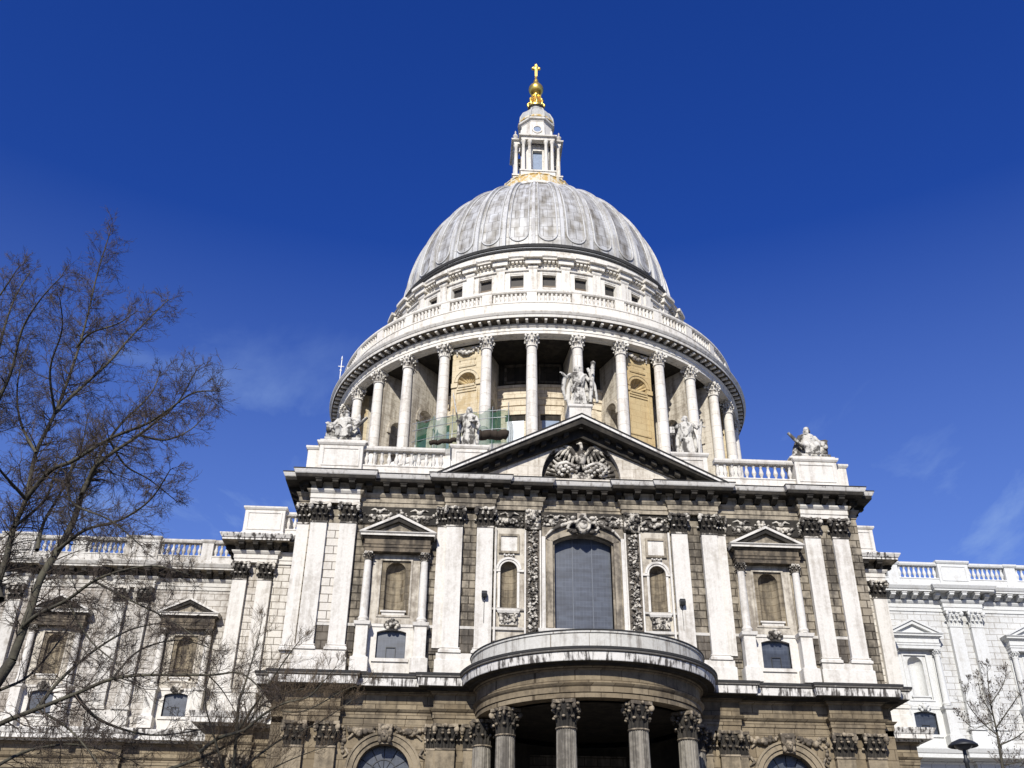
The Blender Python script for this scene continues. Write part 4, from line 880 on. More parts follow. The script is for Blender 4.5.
for k in range(160):
    a = 2*pi*k/160
    if cos(a) > -.4: m.ring(21.75, 22.36, 52.43, 52.618, 1, 0, D, a-.0052, a+.0052)
mo_ = m.build('modillions', drumst, eo); mo_['kind'] = 'stuff'
m = MB(); m.lathe([(22.5, 52.64), (22.52, 52.68), (22.56, 52.9), (22.62, 52.93), (22.74, 53.12), (22.76, 53.2), (21.55, 53.4)], 160, 0, D, smooth=False); m.build('cornice', drumst, eo)
# stone gallery balustrade
m = MB(); m.lathe([(21.58, 53.35), (21.58, 54.85), (21.64, 54.88), (21.64, 55.0), (21.1, 55.02), (21.1, 53.3), (16.5, 53.3)], 160, 0, D, smooth=False)
gal = m.build('stone_gallery', drumst, C)
m = MB(); m.lathe([(21.15, 56.02), (21.6, 56.02), (21.68, 56.14), (21.68, 56.32), (21.1, 56.36), (21.1, 56.02)], 160, 0, D, smooth=False); m.build('coping', drumst, gal)
m = MB(); gs = MB()
for k in range(32):
    a = radians(5.625+11.25*k)
    if cos(a) < -.5: continue
    m = MB(); m.ring(21.08, 21.63, 54.98, 56.05, 2, 0, D, a-radians(1.25), a+radians(1.25)); m.build('gallery_pier', drumst, gal)
    for i in range(8):
        b = a+radians(1.25+8.75*(i+.5)/8)
        gs.lathe([(.16, 55), (.16, 55.08), (.1, 55.14), (.19, 55.42), (.10, 55.8), (.15, 55.9), (.15, 56.03)], 8, 21.38*sin(b), D-21.38*cos(b))
o = gs.build('balusters', drumst, gal); o['kind'] = 'stuff'
# attic
m = MB(); m.lathe([(16.4, 53.3), (16.4, 58.6), (16.5, 58.7)], 128, 0, D, smooth=False); m.lathe([(16.2, 62.75), (16.5, 62.8), (16.5, 63.0), (16.58, 63.02), (16.58, 63.3), (16.7, 63.36), (16.75, 63.42)], 128, 0, D, smooth=False)
for k in range(32):
    a = radians(5.625+11.25*k)
    m.ring(15.8, 16.5, 58.6, 62.8, 6, 0, D, a-radians(3.3), a+radians(3.3))
    b = a+radians(5.625); m.ring(15.8, 16.5, 61.9, 62.8, 3, 0, D, b-radians(2.33), b+radians(2.33)); m.ring(15.8, 16.5, 58.6, 60.2, 3, 0, D, b-radians(2.33), b+radians(2.33))
att = m.build('attic', drumst, C)
wb = MB(); wb.box(-.68, .68, -.06, .0, 0, 1.75); wb.cur = 1; wb.box(-.68, .68, -.1, -.062, 0, .55); WB = wb.mesh('window', [simple('dark_opening', (.035, .03, .025), .7), wood_dark])
wh = MB(); wh.sweep([(-1.0, .4), (-1.0, -.12), (1.0, -.12), (1.0, .4)], [(-.3, 1.72), (.02, 1.72), (.08, 1.95), (.22, 2.0), (.25, 2.14), (-.3, 2.2)]); wh.frame(-.86, .86, -.12, 1.74, .16, -.1, .3); WH = wh.mesh('window_hood', drumst)
pa = MB(); pa.box(-.42, .42, -.3, .3, 57.8, 62.6); pa.sweep([(-.42, .3), (-.42, -.3), (.42, -.3), (.42, .3)], [(-.1, 62.35), (.03, 62.36), (.1, 62.5), (.1, 62.75), (-.1, 62.8)])
pa.box(-.95, .95, -.14, .3, 57.8, 62.7); PA = pa.mesh('pilaster', drumst)
lp = MB(); lp.ring(15.9, 17.55, 63.4, 63.72, 6, 0, 0, -radians(3.1), radians(3.1)); lp.ring(15.9, 17.2, 62.82, 63.41, 6, 0, 0, -radians(2.6), radians(2.6)); LP = lp.mesh('cornice_break', drumst)
for k in range(32):
    a = radians(11.25*k); b = a+radians(5.625)
    if cos(a) < -.35: continue
    o = put('window', WB, att, polar(16.1, a, 60.2), a); put('window_hood', WH, att, polar(16.5, a, 60.2), a)
    put('pilaster', PA, att, polar(16.55, b, 0), b); put('cornice_break', LP, att, (0, D, 0), b)
m = MB(); m.lathe([(16.75, 63.42), (17.1, 63.44), (17.12, 63.6), (17.28, 63.74), (16.6, 63.8), (16.6, 64.25), (16.45, 64.3), (16.45, 64.75), (16.3, 64.8), (16.3, 65.2)], 128, 0, D, smooth=False)
for k in range(256):
    a = 2*pi*k/256
    if cos(a) > -.3: m.ring(16.55, 16.95, 63.16, 63.36, 1, 0, D, a-.007, a+.007)
m.build('cornice', drumst, att)
m = MB(); m.lathe([(16.3, 65.15), (16.45, 65.17), (16.45, 65.40), (16.1, 65.45)], 128, 0, D, smooth=False); m.lathe([(15.95, 65.55), (15.95, 65.72), (16.25, 65.76), (16.25, 66.12), (15.7, 66.3)], 128, 0, D, smooth=False); m.build('dome_kerb', dark_edge, C)
m = MB(); m.lathe([(16.1, 65.44), (16.3, 65.47), (16.3, 65.56), (15.9, 65.6)], 128, 0, D, smooth=False); m.build('dome_band', wing, C)

# ---- dome
ZD, HD = 66.09, 18.15
def rd(z): return 15.72*max(0, 1-((z-ZD)/HD)**2)**(1/1.93)
def zt(t): return ZD+HD*sin(t*radians(74.5))
NA, NR = 32*12, 40
vs, uvs = [], []; arc = 0; prev = None
rows = [zt(j/NR) for j in range(NR+1)]
arcs = [0]
for z0, z1 in zip(rows, rows[1:]): arcs.append(arcs[-1]+sqrt((z1-z0)**2+(rd(z1)-rd(z0))**2))
for j, z in enumerate(rows):
    for i in range(NA):
        a = 2*pi*i/NA; s = ((i/12+.0) % 1); s = s if s < .5 else s-1          # -.5..  0 = panel centre
        r = rd(z)-.10*(1 if abs(s) < .32 and arcs[j] > 1.6 else 0)
        vs.append((r*sin(a), D-r*cos(a), z))
fs = [(j*NA+i, j*NA+(i+1) % NA, (j+1)*NA+(i+1) % NA, (j+1)*NA+i) for j in range(NR) for i in range(NA)]
me = bpy.data.meshes.new('dome'); me.from_pydata(vs, [], fs); me.materials.append(lead)
uvl = me.uv_layers.new(name='UVMap')
for p in me.polygons:
    j, i = divmod(p.index, NA)
    for li, (ii, jj) in zip(p.loop_indices, ((i, j), (i+1, j), (i+1, j+1), (i, j+1))): uvl.data[li].uv = (ii/NA*2*pi*15.7*.6, arcs[jj])
    p.use_smooth = True
dome = put('dome', me, C)
def arcstrip(mb, w0, w1, h, za=0, zb=1, n=40, a=0, rot=None):
    """a strip of lead lying on the dome along a meridian, from half angle w0 at the foot to w1"""
    vs = []
    for j in range(n+1):
        t = za+(zb-za)*j/n; z = zt(t); dz = .01; r = rd(z)
        nr, nz_ = (HD*cos(t*1.3)), 0
        tx = Vector((rd(z+dz)-rd(z-dz), 2*dz)).normalized(); nn = Vector((tx.y, -tx.x))
        for q, hh in ((-w0, -.05), (-w0*.8, h), (w0*.8, h), (w0, -.05)):
            rr = r+nn.x*hh; zz = z+nn.y*hh; ang = a+radians(q if w1 is None else q)
            vs.append((rr*sin(ang), -rr*cos(ang), zz))
    mb.add(vs, [(4*j+i, 4*j+i+1, 4*j+5+i, 4*j+4+i) for j in range(n) for i in range(3)]+[(0, 1, 2, 3)], False)
rb = MB(); arcstrip(rb, .8, None, .26)
ribm = stone('rib_lead', (.50, .50, .49), (.24, .22, .19), .6, lo=.42, hi=.62, streak=.4, bump=.1, rough=.5)
RIB = rb.mesh('rib', ribm)
bd = MB()
pts = []
def on(t, s, h=.03):
    z = zt(t); r = rd(z)+h; a = radians(11.25)*s; return (r*sin(a), -r*cos(a), z)
sw = .325
left = [on(t, -sw) for t in [1-.915*i/27 for i in range(28)]]
tb = .085
low = [on(tb-.05*sin(pi*i/12), -sw*cos(pi*i/12)) for i in range(1, 12)]
right = [on(t, sw) for t in [tb+(1-tb)*i/27 for i in range(28)]]
bd.tube(left+low+right, .10, 6); BEAD = bd.mesh('panel_moulding', ribm)
for mm in (RIB, BEAD):
    ul = mm.uv_layers.new(name='UVMap')
    for lp_ in mm.loops: v = mm.vertices[lp_.vertex_index].co; ul.data[lp_.index].uv = (v.x*.3+3.1, v.z)
for k in range(32):
    a = radians(11.25*k); b = a+radians(5.625)
    if cos(a) < -.5: continue
    put('rib', RIB, dome, (0, D, 0), b); put('panel_moulding', BEAD, dome, (0, D, 0), a)

# ---- lantern
lb = MB(); lb.lathe([(4.6, 82.8), (4.6, 84.2), (5.3, 84.4), (5.3, 84.75), (3.0, 84.8)], 48, 0, D, smooth=False); lan = lb.build('lantern', drumst, C)
gr = MB(); gr.lathe([(4.66, 84.9), (4.66, 86.25), (4.75, 86.3), (4.75, 86.42), (4.5, 86.44), (4.5, 84.9)], 64, 0, D, smooth=False)
for k in range(24): gr.ring(4.5, 4.78, 84.9, 86.5, 1, 0, D, 2*pi*k/24-.03, 2*pi*k/24+.03)
gr.build('gilded_railing', gold_rail, lan)
st = MB(); st.box(-1.95, 1.95, -1.95, 1.95, 86.0, 88.3); st.sweep([(-2.0, 2.0), (-2.0, -2.0), (2.0, -2.0), (2.0, 2.0)], [(-.2, 88.0), (.12, 88.02), (.18, 88.3), (-.2, 88.32)], True)
for q in range(4):                                  # four walls, each with a tall opening
    R = Matrix.Rotation(q*pi/2, 4, 'Z')
    t = MB(); t.wall(-1.95, 1.95, 88.3, 93.8, -1.95, .4, [(0, .62, 88.6, 92.6, 'flat', 0)]); t.frame(-.82, .82, 88.4, 92.85, .2, -2.05, -1.94)
    st.add([tuple(R @ Vector(v)) for v in t.v], t.f)
st.build('stage', drumst, lan, (0, D, 0))
lw = MB(); lw.box(-.62, .62, -1.66, -1.62, 88.6, 92.6); LW = lw.mesh('window', pane_pale)
lc = MB(); lc.lathe([(.30, 88.3), (.30, 88.5), (.235, 88.6), (.235, 91), (.20, 93.1), (.26, 93.2), (.33, 93.5), (.34, 93.62)], 14); LC = lc.mesh('column', drumst)
urn = MB(); urn.lathe([(.28, 0), (.28, .3), (.12, .4), (.3, .75), (.34, 1.0), (.18, 1.25), (.06, 1.45), (.12, 1.65), (.05, 1.85), (.0, 1.95)], 12); URN = urn.mesh('urn', grey)
for q in range(4):
    a = q*pi/2
    put('window', LW, lan, (0, D, 0), a)
    R = Matrix.Rotation(a, 3, 'Z')
    for u in (-1.85, -1.05, 1.05, 1.85):
        v = R @ Vector((u, -2.75, 0)); put('column', LC, lan, (v.x, D+v.y, 0))
    pc = MB(); pc.box(-2.2, 2.2, -3.15, -1.9, 86.4, 88.2); pc.sweep([(-2.22, -1.9), (-2.22, -3.15), (2.22, -3.15), (2.22, -1.9)], [(-.2, 88.05), (.1, 88.07), (.12, 88.28), (-.2, 88.3)])
    pc.build('porch', drumst, lan, (0, D, 0), a); pc = MB(); pc.sweep([(-2.15, -1.9), (-2.15, -3.05), (2.15, -3.05), (2.15, -1.9)], [(-.7, 93.62), (.0, 93.62), (.02, 93.95), (.08, 94.05), (.3, 94.1), (.34, 94.28), (-.7, 94.4)]); pc.build('porch_entablature', drumst, lan, (0, D, 0), a)
    for u in (-1.75, 1.75):
        if q in (1, 3) or q == 0 and False:
            v = R @ Vector((u, -2.85, 0)); put('urn', URN, lan, (v.x, D+v.y, 94.35))
up_ = MB(); P8 = [(2.15*cos(pi/8+pi/4*i)*1.0, 2.15*sin(pi/8+pi/4*i)) for i in range(8)]
up_.prism_z(P8, 94.2, 98.5); P8r = [(x, y) for x, y in P8]
up_.sweep(P8, [(-.2, 97.95), (.04, 97.97), (.1, 98.15), (.32, 98.25), (.38, 98.5), (-.2, 98.6)], True)
up_.sweep(P8, [(-.2, 94.4), (.14, 94.4), (.14, 94.8), (.05, 94.9), (-.2, 94.92)], True)
for i in range(8):
    a = pi/4*i; R = Matrix.Rotation(a, 3, 'Z'); 
    for uu in (-.8, .8): v = R @ Vector((uu, -2.05, 0)); up_.tube([(v.x, v.y, 94.9), (v.x, v.y, 95.3), (v.x*.97, v.y*.97, 97.3)], [.26, .16, .14], 8)
up_.build('upper_stage', drumst, lan, (0, D, 0))
oc = MB()
for i in range(4):
    R = Matrix.Rotation(i*pi/2, 4, 'Z'); t = MB(); t.arch_ring(0, 96.5, .5, .66, -2.1, -1.9, 20, 0, 2*pi); oc.add([tuple(R @ Vector(v)) for v in t.v], t.f)
oc.build('oculus_frame', drumst, lan, (0, D, 0))
og = MB()
for i in range(4):
    R = Matrix.Rotation(i*pi/2, 4, 'Z'); t = MB(); t.prism_y([(.5*cos(j*pi/8), 96.5+.5*sin(j*pi/8)) for j in range(16)], -2.02, -1.97); og.add([tuple(R @ Vector(v)) for v in t.v], t.f)
og.build('oculus', pane_pale, lan, (0, D, 0))
cu = MB(); cu.lathe([(2.3, 98.55), (2.3, 98.85)]+[(2.3*cos(q*pi/24)**.7, 98.85+2.45*sin(q*pi/24)) for q in range(1, 11)]+[(1.0, 101.35), (1.05, 101.6), (.85, 101.7), (.8, 102.2), (.9, 102.25)], 32, 0, D, smooth=False)
for i in range(8):
    q = pi/8+pi/4*i; cu.tube([(2.36*sin(q), D-2.36*cos(q), 98.6), (2.3*sin(q), D-2.3*cos(q), 99.6), (1.9*sin(q), D-1.9*cos(q), 100.6), (1.15*sin(q), D-1.15*cos(q), 101.35)], [.2, .15, .12, .12], 6)
gb2 = MB(); gb2.lathe([(2.32, 98.52), (2.46, 98.56), (2.46, 98.86), (2.3, 98.9)], 32, 0, D, smooth=False); gb2.build('gilded_band', gold_rail, lan)
cu.build('cupola', stone('cupola_lead', (.42, .42, .40), (.24, .22, .18), .6, bump=.1), lan)
gs_ = MB(); gs_.lathe([(1.1, 102.2), (1.15, 102.4), (1.05, 102.7), (.75, 103.1), (.5, 103.9), (.42, 104.6), (.5, 104.9)], 20, 0, D)
for i in range(8):
    a = pi/4*i; gs_.tube([(1.0*sin(a), D-1.0*cos(a), 102.4), (1.15*sin(a), D-1.15*cos(a), 103), (.75*sin(a), D-.75*cos(a), 103.6), (.8*sin(a), D-.8*cos(a), 104.2), (.45*sin(a), D-.45*cos(a), 104.7)], [.14, .2, .12, .16, .08], 6)
gs_.build('gilded_pedestal', gold, lan)
gbm = MB(); gbm.ell((0, D, 105.95), 1.03, 24, 16); gbm.build('gilded_ball', gold, lan)
cr = MB(); cr.lathe([(.6, 106.8), (.45, 107.1), (.3, 107.5), (.34, 107.7), (.2, 107.9), (.16, 108.7)], 16, 0, D); cr.box(-.17, .17, D-.17, D+.17, 108.5, 110.9); cr.box(-.42, .42, D-.17, D+.17, 109.95, 110.35)
for x, z in ((-.42, 110.15), (.42, 110.15), (0, 110.8)): cr.ell((x, D, z), (.27, .24, .27), 8, 6)
cr.ell((0, D, 110.15), (.42, .25, .42), 10, 6)
cr.build('gilded_cross', gold, lan)

# ------------------------------------------------------------------ statues
def finish(mb, name, mat, vox, label, loc, rz=0, sc=1.0, grp=None):
    me = mb.mesh(name, mat); o = bpy.data.objects.new(name, me); COL.objects.link(o)
    md = o.modifiers.new('r', 'REMESH'); md.mode = 'VOXEL'; md.voxel_size = vox; md.use_smooth_shade = True
    dg = bpy.context.evaluated_depsgraph_get(); nm = bpy.data.meshes.new_from_object(o.evaluated_get(dg)); o.modifiers.clear(); o.data = nm
    nm.name = name; bpy.data.meshes.remove(me)
    o.location = loc; o.rotation_euler = (0, 0, rz); o.scale = (sc, sc, sc); tag(o, label, 'statue', grp); return o
def robe(mb, z0, z1, rfun, n=90, m=26, folds=9, amp=.1, ph=0., cx=lambda t: 0, cy=lambda t: 0):
    vs = []
    for j in range(m+1):
        t = j/m; z = z0+(z1-z0)*t; rx, ry = rfun(t)
        for i in range(n):
            a = 2*pi*i/n; k = 1+amp*(1-t*.5)*(1-2.2*abs(sin((folds*a+ph+1.6*t+.9*sin(2*a+3*t))/2))**.7)+.25*amp*sin((folds*2+1)*a-2*t)
            vs.append((cx(t)+rx*k*sin(a), cy(t)-ry*k*cos(a), z))
    fs = [(j*n+i, j*n+(i+1) % n, (j+1)*n+(i+1) % n, (j+1)*n+i) for j in range(m) for i in range(n)]+[tuple(range(n-1, -1, -1)), tuple(m*n+i for i in range(n))]
    mb.add(vs, fs, True)
def head(mb, x, y, z, s=1., beard=True, turn=0.):
    R = Matrix.Rotation(turn, 3, 'Z')
    def E(c, r, n=10, m=7):
        v = R @ Vector(c); mb.ell((x+v.x*s, y+v.y*s, z+v.z*s), tuple(q*s for q in r), n, m, R)
    mb.tube([(x, y+.03, z-.42*s), (x, y, z-.15*s)], [.14*s, .12*s], 10, cap=True)
    E((0, 0, 0), (.17, .2, .24), 14, 10); E((0, -.2, -.01), (.035, .06, .06)); E((0, -.16, .07), (.13, .05, .035)); E((-.07, -.17, .03), (.03, .03, .02)); E((.07, -.17, .03), (.03, .03, .02))
    E((0, -.16, -.12), (.07, .05, .03)); E((-.17, .02, 0), (.03, .05, .07)); E((.17, .02, 0), (.03, .05, .07))
    E((0, .06, .1), (.2, .2, .19), 14, 9)
    for q in range(7): a = q/6*pi; E((-.19*cos(a), .12, -.05+.1*sin(a)), (.06, .08, .12))
    if beard:
        E((0, -.13, -.24), (.12, .09, .14)); E((-.07, -.12, -.17), (.07, .07, .1)); E((.07, -.12, -.17), (.07, .07, .1))
def arm(mb, pts, r=(.15, .13, .085)):
    mb.tube(pts, r, 10, cap=True); p = Vector(pts[-1]); d = (p-Vector(pts[-2])).normalized()
    mb.ell(p+d*.06, (.08, .07, .09), 8, 6)
    s = d.orthogonal().normalized(); t = d.cross(s)
    for q in range(4): o_ = s*(.045*(q-1.5)); mb.tube([p+d*.08+o_, p+d*.17+o_-t*.03, p+d*.2+o_-t*.09], [.028, .026, .02], 6, cap=True)
    mb.tube([p+s*.08, p+s*.12+d*.08-t*.04], [.03, .022], 6, cap=True)
def standing(kind):
    m = MB()
    m.prism_z([(-.62, -.5), (.62, -.5), (.62, .5), (-.62, .5)], -.02, .14)
    robe(m, .1, 1.85, lambda t: (.56-.2*t+.04*sin(t*6), .44-.13*t), folds=9, amp=.2, ph=kind)
    robe(m, 1.7, 2.72, lambda t: (.37+.16*sin(t*pi*.75), .29+.06*sin(t*pi)), folds=7, amp=.11, ph=kind*2)
    m.ell((0, .0, 2.7), (.47, .27, .2), 14, 8)
    for s_ in (-1, 1): m.ell((s_*.2, -.48, .17), (.1, .2, .08))
    for i in range(7):                             # diagonal mantle folds across the body
        t = i/6
        m.tube([(.42-.12*t, -.2, 2.65-t*.5), (.12-.1*t, -.36, 2.2-t*.45), (-.3-.06*t, -.33, 1.75-t*.35), (-.46, -.1, 1.6-t*.35)], [.05, .065, .06, .04], 7, cap=True)
    for i in range(6):
        x = -.36+.15*i; m.tube([(x*.7, -.34, 1.5), (x*.9, -.42+.04*(i % 2), .9), (x*1.15, -.43, .2)], [.045, .06, .07], 7, cap=True)
    m.tube([(-.42, .1, 2.4), (-.62, .15, 1.6), (-.66, .1, .8), (-.55, .1, .2)], [.14, .16, .15, .12], 8, cap=True)
    m.tube([(.42, .1, 2.4), (.6, .15, 1.6), (.62, .1, .7), (.5, .1, .2)], [.14, .16, .15, .12], 8, cap=True)
    head(m, 0, -.05, 3.12, 1.0, True, (.25, -.2, .3)[kind])
    if kind == 0:      # apex: left arm swept out and down, cross carried at the right shoulder
        arm(m, [(-.45, 0, 2.68), (-.8, -.15, 2.3), (-1.08, -.3, 2.48)])
        m.tube([(-.9, -.05, 2.3), (-1.0, .05, 1.5), (-.85, .1, .7)], [.16, .14, .07], 8, cap=True)
        arm(m, [(.45, 0, 2.68), (.72, -.15, 2.2), (.82, -.4, 2.45)])
        m.tube([(.72, -.25, .5), (.86, -.3, 2.0), (.98, -.3, 3.55)], [.13, .14, .15], 8, cap=True); m.tube([(1.2, -.2, .6), (1.05, -.22, 1.8), (.62, -.24, 3.1)], [.1, .11, .1], 8, cap=True)
        m.ell((.98, -.3, 3.5), (.18, .17, .16))
    elif kind == 1:    # staff in the left hand
        arm(m, [(-.45, 0, 2.66), (-.66, -.2, 2.1), (-.8, -.5, 1.95)])
        m.tube([(-.62, -.55, .15), (-.82, -.58, 1.95), (-1.18, -.6, 3.85)], [.06, .06, .055], 7, cap=True); m.tube([(-1.18, -.6, 3.8), (-1.22, -.6, 4.15)], [.07, .01], 6, cap=True)
        arm(m, [(.45, 0, 2.66), (.6, -.2, 2.15), (.2, -.45, 2.1)])
        m.tube([(.5, -.1, 2.5), (.66, -.2, 1.9), (.55, -.3, 1.55)], [.13, .16, .1], 8, cap=True)
    else:              # arms spread, a long sword leaning at the right
        arm(m, [(-.45, 0, 2.68), (-.75, -.15, 2.3), (-.98, -.35, 2.2)]); m.box(-1.2, -.85, -.55, -.2, 1.75, 2.25)
        arm(m, [(.45, 0, 2.68), (.78, -.15, 2.3), (1.05, -.25, 2.6)])
        m.tube([(.72, -.35, .15), (.9, -.3, 1.6), (1.12, -.28, 2.95)], [.1, .1, .09], 7, cap=True); m.tube([(.8, -.3, 2.45), (1.35, -.25, 2.35)], .06, 6, cap=True)
    return m
def seated(kind):
    m = MB(); m.prism_z([(-1.15, -.7), (1.15, -.7), (1.15, .7), (-1.15, .7)], -.02, .16); m.prism_z([(-.8, -.1), (.8, -.1), (.7, .6), (-.7, .6)], .1, .85)
    k = 1 if kind else -1
    robe(m, .75, 1.75, lambda t: (.5-.06*t+.05*sin(t*pi), .36-.03*t), folds=7, amp=.08, ph=kind*2.)
    m.ell((0, 0, 1.78), (.5, .28, .22), 14, 8)
    for s_ in (-1, 1):
        m.tube([(s_*.22, .05, .9), (s_*.36, -.62, .92), (s_*.34, -.72, .75), (s_*.3, -.62, .2)], [.26, .22, .21, .17], 12, cap=True); m.ell((s_*.3, -.78, .2), (.1, .2, .08))
        m.tube([(s_*.55, .1, 1.5), (s_*.78, .1, .9), (s_*1.0, .0, .25)], [.2, .24, .2], 10, cap=True)
    for i in range(7):
        x = -.36+.12*i; m.tube([(x, -.35, 1.0+.05*(i % 2)), (x*1.1, -.7, .72), (x*1.25, -.72, .2)], [.06, .07, .08], 7, cap=True)
    for i in range(5): m.tube([(-.4, -.2, 1.75-.12*i), (0, -.4, 1.45-.12*i), (.42, -.22, 1.5-.12*i)], .05, 7, cap=True)
    head(m, .02, -.08, 2.2, 1.0, True, -.35*k)
    # one arm holds a long scroll or pen out, the other rests on a book
    arm(m, [(-.47*k, 0, 1.75), (-.72*k, -.2, 1.3), (-.85*k, -.45, 1.2)])
    m.tube([(-.55*k, -.45, .8), (-1.0*k, -.5, 1.25), (-1.42*k, -.5, 1.75)], [.11, .13, .1], 8, cap=True)
    arm(m, [(.47*k, 0, 1.75), (.75*k, -.1, 1.35), (1.05*k, -.3, 1.35)]); m.box(min(k*.7, k*1.15), max(k*.7, k*1.15), -.5, .0, .9, 1.22)
    m.ell((k*.85, -.15, .55), (.36, .4, .42), 10, 7); m.ell((k*.95, -.5, .75), (.2, .22, .2)) 
    if kind == 0:
        m.tube([(.55, .1, 1.2), (.8, .05, 1.7), (.85, 0, 2.2)], [.2, .18, .08], 8, cap=True); m.tube([(-.5, .2, 1.2), (-.75, .2, 1.55), (-.85, .15, 1.2)], [.18, .17, .1], 8, cap=True)
    return m
finish(standing(0), 'statue', statue_m, .03, 'tall robed stone figure carrying a cross on the peak of the pediment', (0, .4, 34.83), .1, 1.07)
finish(standing(1), 'statue', statue_m, .03, 'robed stone figure holding a long thin staff, beside the green netting', (-7.55, 1.1, 31.76), .1, 1.0)
finish(standing(2), 'statue', statue_m, .03, 'robed stone figure with both arms spread, at the right foot of the pediment slope', (7.55, 1.1, 31.76), -.1, .98)
finish(seated(0), 'statue', statue_m, .03, 'seated stone figure with raised drapery on the corner pedestal, columns behind it', (-15.9, .75, 31.76), .0, 1.04)
finish(seated(1), 'statue', statue_m, .03, 'seated stone figure holding out a long scroll, alone against the blue sky', (15.9, .75, 31.76), .0, 1.04)

# ------------------------------------------------------------------ scaffold with green netting round the foot of the drum columns
sc = thing('scaffold', 'steel scaffold hung with torn green netting at the foot of the dome columns', 'scaffold', polar(22.9, radians(-20), 39.9))
sc.location = (0, 0, 0)
RS = 22.9
angs = [-32, -27.5, -23, -18.5, -14, -10.5]
for i, ad in enumerate(angs):
    a = radians(ad); m = MB(); p = polar(RS, a, 0); m.tube([(p[0], p[1], 37.8), (p[0], p[1], 43.2+.3*((i*7) % 3-1))], .035, 6, cap=True); m.build('pole', steel, sc)
for z in (41.0, 42.1, 42.8):
    m = MB(); m.tube([polar(RS+.03, radians(-33+i*.92), z) for i in range(25)], .03, 5); m.build('rail', steel, sc)
m = MB(); n = 60; vs = []
rn = random.Random(4)
for j in range(9):
    for i in range(n+1):
        a = radians(-32+21.5*i/n); t = j/8
        topz = 42.75+.12*sin(i*.7)+(.25 if i % 12 < 2 else 0); r = RS-.04+.06*sin(i*.9+j*.5)+.04*rn.random(); vs.append(polar(r, a, 39.6+(topz-39.6)*t))
m.add(vs, [(j*(n+1)+i, j*(n+1)+i+1, (j+1)*(n+1)+i+1, (j+1)*(n+1)+i) for j in range(8) for i in range(n)], True); m.build('netting', netm, sc)
m = MB(); vs = []
for j in range(7):
    for i in range(13):
        t = i/12; p = polar(RS-3.2*t, radians(-10.5), 0); vs.append((p[0]+.06*sin(i*1.3+j), p[1], 39.6+3.3*j/6))
m.add(vs, [(j*13+i, j*13+i+1, (j+1)*13+i+1, (j+1)*13+i) for j in range(6) for i in range(12)], True); m.build('netting', netm, sc)
for p0, lab in ((((472, 431), (507, 431)), 'thick roll of brown tarpaulin lying behind the pediment slope'), (((430, 443), (456, 440)), 'thin brown tarpaulin roll lying behind the balustrade')):
    a, b = (at(*q, 9.0) for q in p0); m = MB(); th = .42 if 'thick' in lab else .2
    m.tube([a.lerp(b, i/14)+Vector((0, .06*sin(i*1.9), -.35*(1 if th > .3 else 0)+.05*sin(i*1.1))) for i in range(15)], [th*(.92+.04*sin(i*2.9)) for i in range(15)], 14, cap=True)
    # spiral edge lines of the rolled cloth and two ties
    for t in (.25, .7): 
        c = a.lerp(b, t)+Vector((0, 0, -.35 if th > .3 else 0)); m.tube([c+Vector((0, th*1.03*cos(q), th*1.03*sin(q))) for q in [j*.45 for j in range(15)]], .03, 5)
    tag(m.build('tarpaulin_roll', tarp), lab, 'tarpaulin')
m = MB(); m.tube([(-21.15, 30.3, 53.2), (-21.15, 30.3, 56.6)], .045, 6, cap=True); m.tube([(-21.45, 30.3, 55.7), (-20.85, 30.3, 55.7)], .05, 6, cap=True); m.tube([(-21.15, 30.3, 56.5), (-21.15, 30.3, 57.0)], [.1, .02], 6, cap=True)
m.ell((-21.15, 30.3, 55.2), .12, 8, 6)
tag(m.build('mast', simple('white_paint', (.75, .75, .75), .5)), 'small white mast with a crossbar on the rim of the dome gallery', 'mast')

# ------------------------------------------------------------------ floodlights fixed to the front
def floodlight(x, z, label, y=-.02):
    t = thing('floodlight', label, 'floodlight', (x, y, z), 'floodlights fixed to the pilasters'); t.scale = (.78, .78, .78)
    b = MB(); b.prism_x([(-.08, -.2), (-.08, .2), (-.38, .24), (-.5, .0), (-.42, -.22)], -.22, .22); b.build('body', iron, t)
    l = MB(); l.box(-.19, .19, -.46, -.4, .235, .25); l.build('lens', lamp_glass, t)
    k = MB(); k.box(-.04, .04, -.12, 0, -.5, .1); k.tube([(0, -.02, -.4), (0, -.03, -2.2)], .02, 5); k.build('bracket', iron, t)
floodlight(-6.2, 21.35, 'black floodlight on the pilaster left of the tall central window')
floodlight(6.05, 21.2, 'black floodlight on the pilaster right of the tall central window')

